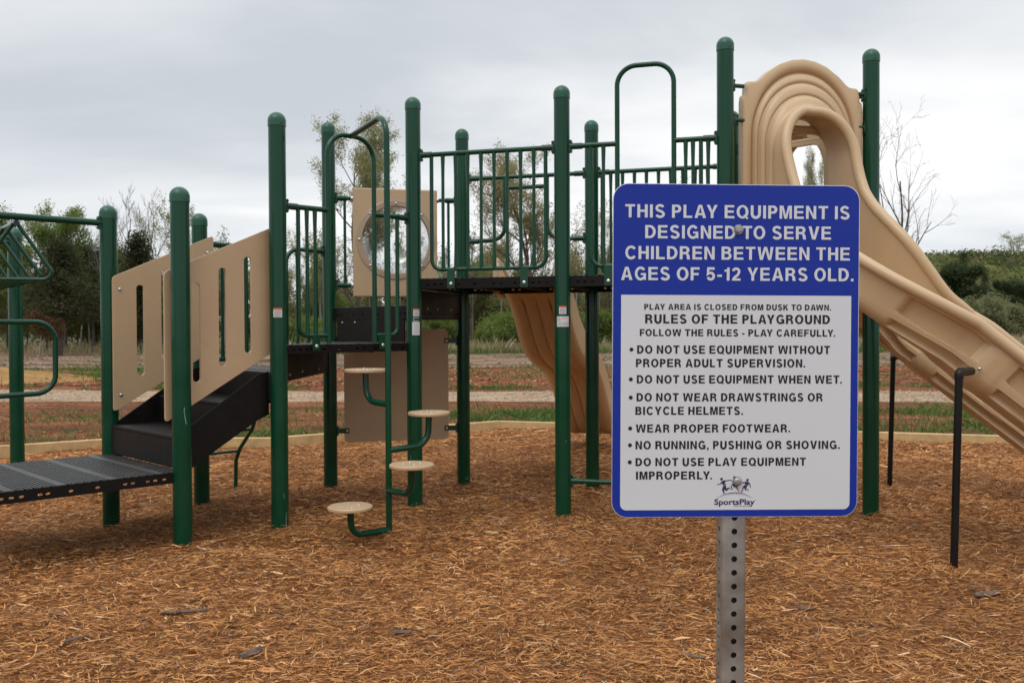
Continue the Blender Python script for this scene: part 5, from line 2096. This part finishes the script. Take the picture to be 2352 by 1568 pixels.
variant('round', 73, 9.0, 0.2, 3, 0.85, [13, 8, 5], (7, 0.40, 0.22, OLIVE, 0.8), up=0.2, wob=0.08, first=0.3, lenk=0.45)
variant('pole', 79, 8.0, 0.10, 3, 0.45, [7, 5, 3], (3, 0.25, 0.11, WOODC, 0.3), BARKP, up=0.45, wob=0.05, first=0.5, lenk=0.30)
conifer('cedar', 83, 8.0, 3.4, CEDAR, 0.33)
conifer('darkfir', 87, 7.5, 1.8, CEDAR)
variant('darkround', 97, 8.5, 0.16, 4, 0.85, [13, 7, 4, 2], (11, 0.30, 0.17, [(0.055, 0.075, 0.032), (0.075, 0.100, 0.040), (0.100, 0.120, 0.052), (0.062, 0.082, 0.032)], 0.9), up=0.22, wob=0.08, first=0.15, lenk=0.42)
conifer('pine', 89, 17.0, 4.2, [(0.030, 0.052, 0.02), (0.042, 0.066, 0.024), (0.055, 0.075, 0.03)])


def px_at(px, Y):
    """plan position of something seen at picture column px (of 2352) at distance Y"""
    return (px - 1176) / 2104.6 * Y


def tree(name, key, px, Y, height, label, group=None, wide=1.0, rot=None, cat="tree"):
    wm_, lm_, top, wid = VAR[key]
    k = height / top
    x = px_at(px, Y)
    z0 = float(hgt(np.array([x]), np.array([Y]))[0])
    o = thing(name, (x, Y, z0), label, cat, group)
    o.scale = (k * wide, k * wide, k)
    o.rotation_euler = (0, 0, random.random() * 6.28 if rot is None else rot)
    t_ = link(bpy.data.objects.new("trunk", wm_))
    t_.parent = o
    if lm_:
        c = link(bpy.data.objects.new("crown", lm_))
        c.parent = o
    return o


tree("tall_tree", 'poplar', 838, 58, 15.0, "tallest sparse spring-leaved tree, rising behind the bubble window panel", rot=0.6, wide=0.95)
tree("tall_tree", 'oak', 1240, 58, 13.4, "tall dark-limbed tree with thin bronze new leaves behind the front railing", rot=2.0, wide=0.85)
tree("bare_tree", 'barewide', 2052, 42, 12.3, "bare leafless tree with forked stems behind the right slide", rot=0.9, wide=0.62)
tree("slim_tree", 'poplar', 1866, 50, 11.4, "slim small-leaved tree seen through the slide hood", rot=3.0, wide=0.30)
tree("slim_tree", 'light', 1555, 66, 12.4, "thin spring-leaved tree behind the right railing beside the slide", rot=1.1, wide=0.75)
tree("slim_tree", 'light', 1650, 70, 11.6, "thin pale-leaved tree just behind the tallest post", rot=4.1, wide=0.6)
tree("green_tree", 'green', 52, 60, 9.6, "bright green leafy tree at the far left behind the overhead bar", rot=0.2, wide=0.95)
tree("green_tree", 'green', 150, 66, 10.2, "bright green leafy tree over the dark cedar", rot=2.2, wide=0.85)
tree("cedar_tree", 'cedar', 138, 56, 6.9, "broad dark cedar with hanging foliage behind the hand loop", rot=0.5, wide=1.2)
tree("cedar_tree", 'cedar', 215, 66, 7.2, "dark cedar half hidden behind the second post from the left", rot=2.5)
tree("fir_tree", 'darkfir', 318, 62, 7.9, "narrow dark conifer above the stair panel", rot=1.4, wide=1.05)
tree("rusty_tree", 'rusty', 88, 54, 2.7, "small rusty-leaved tree with pale trunk beneath the cedar", rot=1.0)
for i, (px, Y, h, w_) in enumerate(((236, 64, 10.6, .8), (282, 68, 12.4, .75), (330, 70, 12.4, .8), (205, 70, 10.2, .7), (372, 66, 10.6, .75))):
    tree("bare_tree", 'bare', px, Y, h, "bare grey-brown tree standing behind the slotted stair panels", "bare trees behind the stair panels", w_)
tree("leafing_tree", 'light', 428, 62, 10.4, "half-leafed tree between the first two posts of the stair", rot=0.4, wide=0.9)
tree("leafing_tree", 'light', 712, 66, 8.6, "low half-leafed tree behind the short guardrail", rot=2.4, wide=0.95)
tree("leafing_tree", 'light', 985, 64, 8.8, "half-leafed tree behind the right edge of the bubble panel", rot=5.0, wide=0.8)
tree("leafing_tree", 'light', 1085, 68, 7.8, "half-leafed tree behind the post at the left end of the back railing", rot=3.3, wide=0.9)
tree("leafing_tree", 'oak', 1395, 64, 9.6, "half-leafed tree with bronze leaves just left of the sign", rot=4.4, wide=0.65)

# edge of the wood: understorey trees side by side
rw = random.Random(5)
for i in range(54):
    px = -520 + (1500 + 560) * (i + rw.random() * 0.9) / 54
    Y = rw.uniform(68, 84)
    key = rw.choice(['under1', 'under1', 'under2', 'under3', 'under3', 'pole'])
    tree("understorey_tree", key, px, Y, rw.uniform(5.6, 8.6) * (0.85 if 500 < px < 1000 else 1), "olive green young tree in the wood edge behind the playground", "young trees along the edge of the wood", rw.uniform(0.9, 1.3))
for i in range(17):
    px = 1500 + 560 * (i + rw.random() * 0.8) / 17
    tree("understorey_tree", rw.choice(['under1', 'under3', 'under2']), px, rw.uniform(70, 84), rw.uniform(5, 7.5), "olive green young tree in the wood edge behind the playground", "young trees along the edge of the wood", rw.uniform(0.9, 1.3))
for i, px in enumerate((700, 735, 1130, 1165, 1192, 1330, 1352, 1010, 1395, 660, 905, 955)):
    tree("bush", 'bush', px, rw.uniform(62, 67), rw.uniform(1.7, 2.7), "fresh green bush at the foot of the wood", "green bushes at the foot of the wood", rw.uniform(0.9, 1.4), cat="bush")
for i in range(22):
    px = 150 + 1300 * (i + rw.random()) / 22
    tree("pale_trunk_tree", 'pole', px, rw.uniform(64, 72), rw.uniform(6.5, 9.5), "slender pale-stemmed tree at the edge of the wood", "slender pale trees along the wood", rw.uniform(0.7, 1.0))

# far-off wood behind: one mass
rb2 = np.random.default_rng(91)


def mass(name, centers, radii, per, size, palette, shell=0.35, vary=0.25):
    n_ = len(centers)
    c = np.repeat(centers, per, 0)
    r_ = np.repeat(radii, per)[:, None]
    d = rb2.standard_normal((n_ * per, 3))
    d /= np.linalg.norm(d, axis=1)[:, None]
    c = c + d * r_ * (shell + (1 - shell) * rb2.random((n_ * per, 1)) ** 0.5) * np.array([1, 1, 0.8])
    pal_ = np.array(palette)
    pc = pal_[rb2.integers(0, len(pal_), n_)] * (1 - vary + 2 * vary * rb2.random((n_, 1)))
    cols = np.repeat(pc, per, 0) * (0.8 + 0.4 * rb2.random((n_ * per, 1)))
    v, q_, cc_ = leaf_cards(c, size, cols, rb2, aspect=0.9)
    o = np_mesh(name, v, q_, cc_, LEAF)
    o['kind'] = 'stuff'
    return o


NW = 1900
wx = rb2.uniform(-92, 52, NW)
wy = rb2.uniform(80, 96, NW) + np.abs(wx) * 0.06
tp = 5.6 + 1.3 * np.sin(wx * 0.31) + 0.9 * np.sin(wx * 0.83 + 1) + np.where(wx < -26, 1.6, 0) + np.where(wx > 26, -1.5, 0)
wz = 0.3 + (tp - 0.3) * rb2.random(NW) ** 0.8
wx2 = px_at(1176 + wx / 60 * 1176, 1) * wy
mass("woodland", np.stack([wx2, wy, wz], 1), 0.8 + 0.8 * rb2.random(NW), 80, 0.17, WOODC + [(0.15, 0.12, 0.075), (0.12, 0.10, 0.065)])

# wooded hill on the right
NH = 3000
hx = rb2.uniform(40, 330, NH)
hy = 150 + 150 * rb2.random(NH)
keep = (hx / hy > 0.36) & (hx / hy < 1.0)
hx, hy = hx[keep], hy[keep]
hz = hgt(hx, hy) + 2.0 + 3.5 * rb2.random(len(hx))
mass("hill_forest", np.stack([hx, hy, hz], 1), 2.2 + 2.6 * rb2.random(len(hx)), 190, 0.42,
     [(0.215, 0.225, 0.080), (0.170, 0.195, 0.066), (0.25, 0.23, 0.105), (0.105, 0.130, 0.046), (0.235, 0.255, 0.085), (0.25, 0.215, 0.115), (0.06, 0.08, 0.03)], 0.7, 0.35)
tree("lone_tree", 'light', 2322, 265, 12.5, "round-headed tree standing alone on the skyline of the wooded hill", rot=0.3, wide=1.9)
tree("lone_tree", 'bare', 2122, 265, 5.5, "small bare tree on the skyline beside the slide", rot=0.3, wide=1.1)
for i, (px, Y, h) in enumerate(((2190, 128, 11.8), (2212, 132, 13.6), (2238, 126, 11.2), (2262, 136, 12.4), (2172, 134, 10.0), (2290, 130, 10.6), (2318, 128, 9.4), (2345, 134, 9.8), (2180, 140, 9.0), (2225, 142, 10.0), (2250, 140, 11.0), (2300, 142, 10.5), (2335, 140, 11.5), (2362, 138, 11.0), (2152, 142, 8.0))):
    tree("pine_tree", 'pine' if i in (1, 3) else 'darkround', px, Y, h * (0.86, 0.90, 0.60, 0.76, 0.68, 0.55, 0.80, 0.64)[i % 8], "dark evergreen in the group below the hill at the right edge", "dark evergreens below the hill", rw.uniform(0.9, 1.3))
for i, (px, Y, h) in enumerate(((2118, 112, 6.2), (2142, 108, 5.4), (2165, 104, 4.6), (2205, 106, 4.6), (2100, 118, 6.8), (2235, 112, 4.8), (2075, 100, 5.2), (2045, 96, 4.6))):
    tree("green_tree", 'green', px, Y, h, "small fresh green tree in front of the dark pines at the right", "fresh green trees before the pines", 1.0)
for i in range(26):
    px = 2040 + 330 * (i + rw.random()) / 26
    tree("brushwood", 'brush', px, rw.uniform(78, 100), rw.uniform(2.2, 4.8), "pale grey-green brushwood below the hill at the right", "brushwood below the hill", rw.uniform(0.9, 1.3), cat="shrub")


# ---- grass
def blades(name, n_, xs_, ys_, hfun, lean_, cols, wid, z0):
    """n_ bent grass blades as slim triangles"""
    hh = hfun(n_)
    az = rb2.random(n_) * 6.283
    le = np.abs(rb2.normal(0, lean_, n_)) * hh
    wv = wid * (0.6 + 0.8 * rb2.random(n_))
    bx, by = np.cos(az), np.sin(az)
    P_ = np.zeros((n_, 4, 3), np.float32)
    P_[:, 0] = np.stack([xs_ + by * wv, ys_ - bx * wv, np.full(n_, z0)], 1)
    P_[:, 1] = np.stack([xs_ - by * wv, ys_ + bx * wv, np.full(n_, z0)], 1)
    P_[:, 2] = np.stack([xs_ + bx * le * 0.45 - by * wv * 0.7, ys_ + by * le * 0.45 + bx * wv * 0.7, z0 + hh * 0.6], 1)
    P_[:, 3] = np.stack([xs_ + bx * le, ys_ + by * le, z0 + hh], 1)
    Qd = np.arange(n_ * 4).reshape(n_, 4)
    pal_ = np.array(cols)
    cc_ = pal_[rb2.integers(0, len(pal_), n_)] * (0.75 + 0.5 * rb2.random((n_, 1)))
    o = np_mesh(name, P_.reshape(-1, 3), Qd, np.repeat(cc_, 4, 0), BLADE)
    o['kind'] = 'stuff'
    return o


def patchy(n_, x0, x1, y0, y1, dens):
    xs_, ys_ = [], []
    got = 0
    while got < n_:
        x = rb2.uniform(x0, x1, n_)
        y = rb2.uniform(y0, y1, n_)
        ok = (rb2.random(n_) < dens(x, y)) & (np.abs(x) < y * 0.66 + 2)
        xs_.append(x[ok])
        ys_.append(y[ok])
        got += ok.sum()
    return np.concatenate(xs_)[:n_], np.concatenate(ys_)[:n_]


def blot(x, y, sx=1.0):
    """patches of growth"""
    v = np.sin(x * 0.75 * sx + 0.8 * np.sin(y * 0.9)) + np.sin(y * 1.9 + 0.7 * np.sin(x * 0.6 * sx) + 1) + 0.8 * np.sin(x * 2.1 * sx + y * 2.6) + 0.6 * np.sin(x * 4.3 + 2 * np.sin(y * 3.1))
    return 1 / (1 + np.exp(-5.0 * (v - 0.35)))


def near_d(x, y):
    b_ = bfar(x)
    zone = (y > b_ + 0.1) & (y < pnear(x) - 0.5)
    right = 1 / (1 + np.exp(-(x + 4.5) * 1.2))
    strip_ = np.exp(-((y - b_ - 1.2) / 1.3) ** 2)
    core = np.exp(-((y - 15.6) / 1.7) ** 2)
    return zone * np.clip((0.10 + 0.90 * right) * core * (0.06 + 0.94 * blot(x, y)) + 0.30 * strip_ * blot(x * 1.3, y), 0, 1)


GRN = [(0.075, 0.150, 0.025), (0.100, 0.185, 0.034), (0.125, 0.195, 0.045), (0.060, 0.110, 0.022), (0.17, 0.19, 0.075)]
x, y = patchy(44000, -17, 17, 9.5, 20, near_d)
blades("grass", len(x), x, y, lambda n_: rb2.gamma(4.0, 0.017, n_), 0.7, GRN, 0.0060, -0.07)
x, y = patchy(30000, -28, 26, 23.5, 37, lambda x, y: (y > pfar(x) + 0.4) * blot(x * 0.5, y * 0.45) * (np.exp(-((y - pfar(x) - 1.8) / 1.6) ** 2) + 0.30 + 0.8 * ((x < -7) & (y > 29))))
blades("grass", len(x), x, y, lambda n_: rb2.gamma(4.0, 0.025, n_), 0.6, GRN, 0.010, -0.06)
x, y = patchy(26000, -48, 46, 54, 63, lambda x, y: np.exp(-((y - 57.8 + np.minimum(0, x + 8) * 0.3) / 1.8) ** 2) * (0.3 + 0.7 * blot(x * 0.4, y * 0.5)))
blades("grass", len(x), x, y, lambda n_: rb2.gamma(4.0, 0.065, n_), 0.5, GRN[:3] + [(0.15, 0.16, 0.06)], 0.020, -0.05)
DRY = [(0.40, 0.32, 0.18), (0.47, 0.38, 0.23), (0.34, 0.27, 0.15), (0.29, 0.26, 0.13), (0.52, 0.43, 0.28)]
x, y = patchy(72000, -46, 50, 57, 74, lambda x, y: np.clip(0.15 + 0.9 * blot(x * 0.22, y * 0.3), 0, 1) * np.where(x < -16, 0.10, 1.0))
blades("dry_grass", len(x), x, y, lambda n_: rb2.gamma(7.0, 0.078, n_), 0.35, DRY, 0.013, -0.05)


# ---- clods and stones lying on the bare soil
def lumps(name, n_, xs_, ys_, size, cols, z0, squash=0.6):
    base_ = np.array([(1, 0, 0), (0, 1, 0), (-1, 0, 0), (0, -1, 0), (0, 0, 1), (0, 0, -0.4)], float)
    tri = np.array([(0, 1, 4), (1, 2, 4), (2, 3, 4), (3, 0, 4), (1, 0, 5), (2, 1, 5), (3, 2, 5), (0, 3, 5)])
    sz = size * np.minimum(2.2, rb2.lognormal(0, 0.5, n_))
    jit = rb2.uniform(0.6, 1.3, (n_, 6, 1))
    a = rb2.random(n_) * 6.283
    P_ = base_[None] * jit * sz[:, None, None]
    P_[:, :, 2] *= squash
    x_ = P_[:, :, 0] * np.cos(a)[:, None] - P_[:, :, 1] * np.sin(a)[:, None] + xs_[:, None]
    y_ = P_[:, :, 0] * np.sin(a)[:, None] + P_[:, :, 1] * np.cos(a)[:, None] + ys_[:, None]
    V_ = np.stack([x_, y_, P_[:, :, 2] + z0], 2).reshape(-1, 3)
    T_ = (tri[None] + (np.arange(n_) * 6)[:, None, None]).reshape(-1, 3)
    pal_ = np.array(cols)
    c = pal_[rb2.integers(0, len(pal_), n_)] * (0.7 + 0.6 * rb2.random((n_, 1)))
    o = np_mesh(name, V_, T_, np.repeat(c, 6, 0), SHRED, tri=True)
    o['kind'] = 'stuff'


RC = [(0.24, 0.085, 0.038), (0.30, 0.12, 0.06), (0.17, 0.07, 0.035), (0.33, 0.19, 0.11)]
x, y = patchy(9000, -26, 24, 24, 37, lambda x, y: (y > pfar(x) + 1.0) * (0.15 + 0.85 * blot(x * 0.4 + 3, y * 0.6 + 1)))
lumps("soil_clods", len(x), x, y, 0.045, RC, -0.045)
x, y = patchy(16000, -42, 36, 37, 57, lambda x, y: 0.12 + 0.88 * blot(x * 0.2, y * 0.8))
lumps("soil_clods", len(x), x, y, 0.042, [(0.20, 0.13, 0.085), (0.29, 0.205, 0.14), (0.14, 0.085, 0.055), (0.34, 0.26, 0.19)], -0.04)
x, y = patchy(6000, -17, 15, 12, 20, lambda x, y: (y > bfar(x) + 0.15) * (y < pnear(x)) * (0.2 + 0.8 * blot(x + 2, y)))
lumps("soil_clods", len(x), x, y, 0.020, RC, -0.062)
x, y = patchy(7000, -17, 15, 19, 24, lambda x, y: (y > pnear(x) + 0.1) * (y < pfar(x) - 0.1) * 1.0)
lumps("path_stones", len(x), x, y, 0.017, [(0.42, 0.34, 0.25), (0.5, 0.43, 0.34), (0.3, 0.22, 0.15), (0.36, 0.3, 0.24)], -0.038)
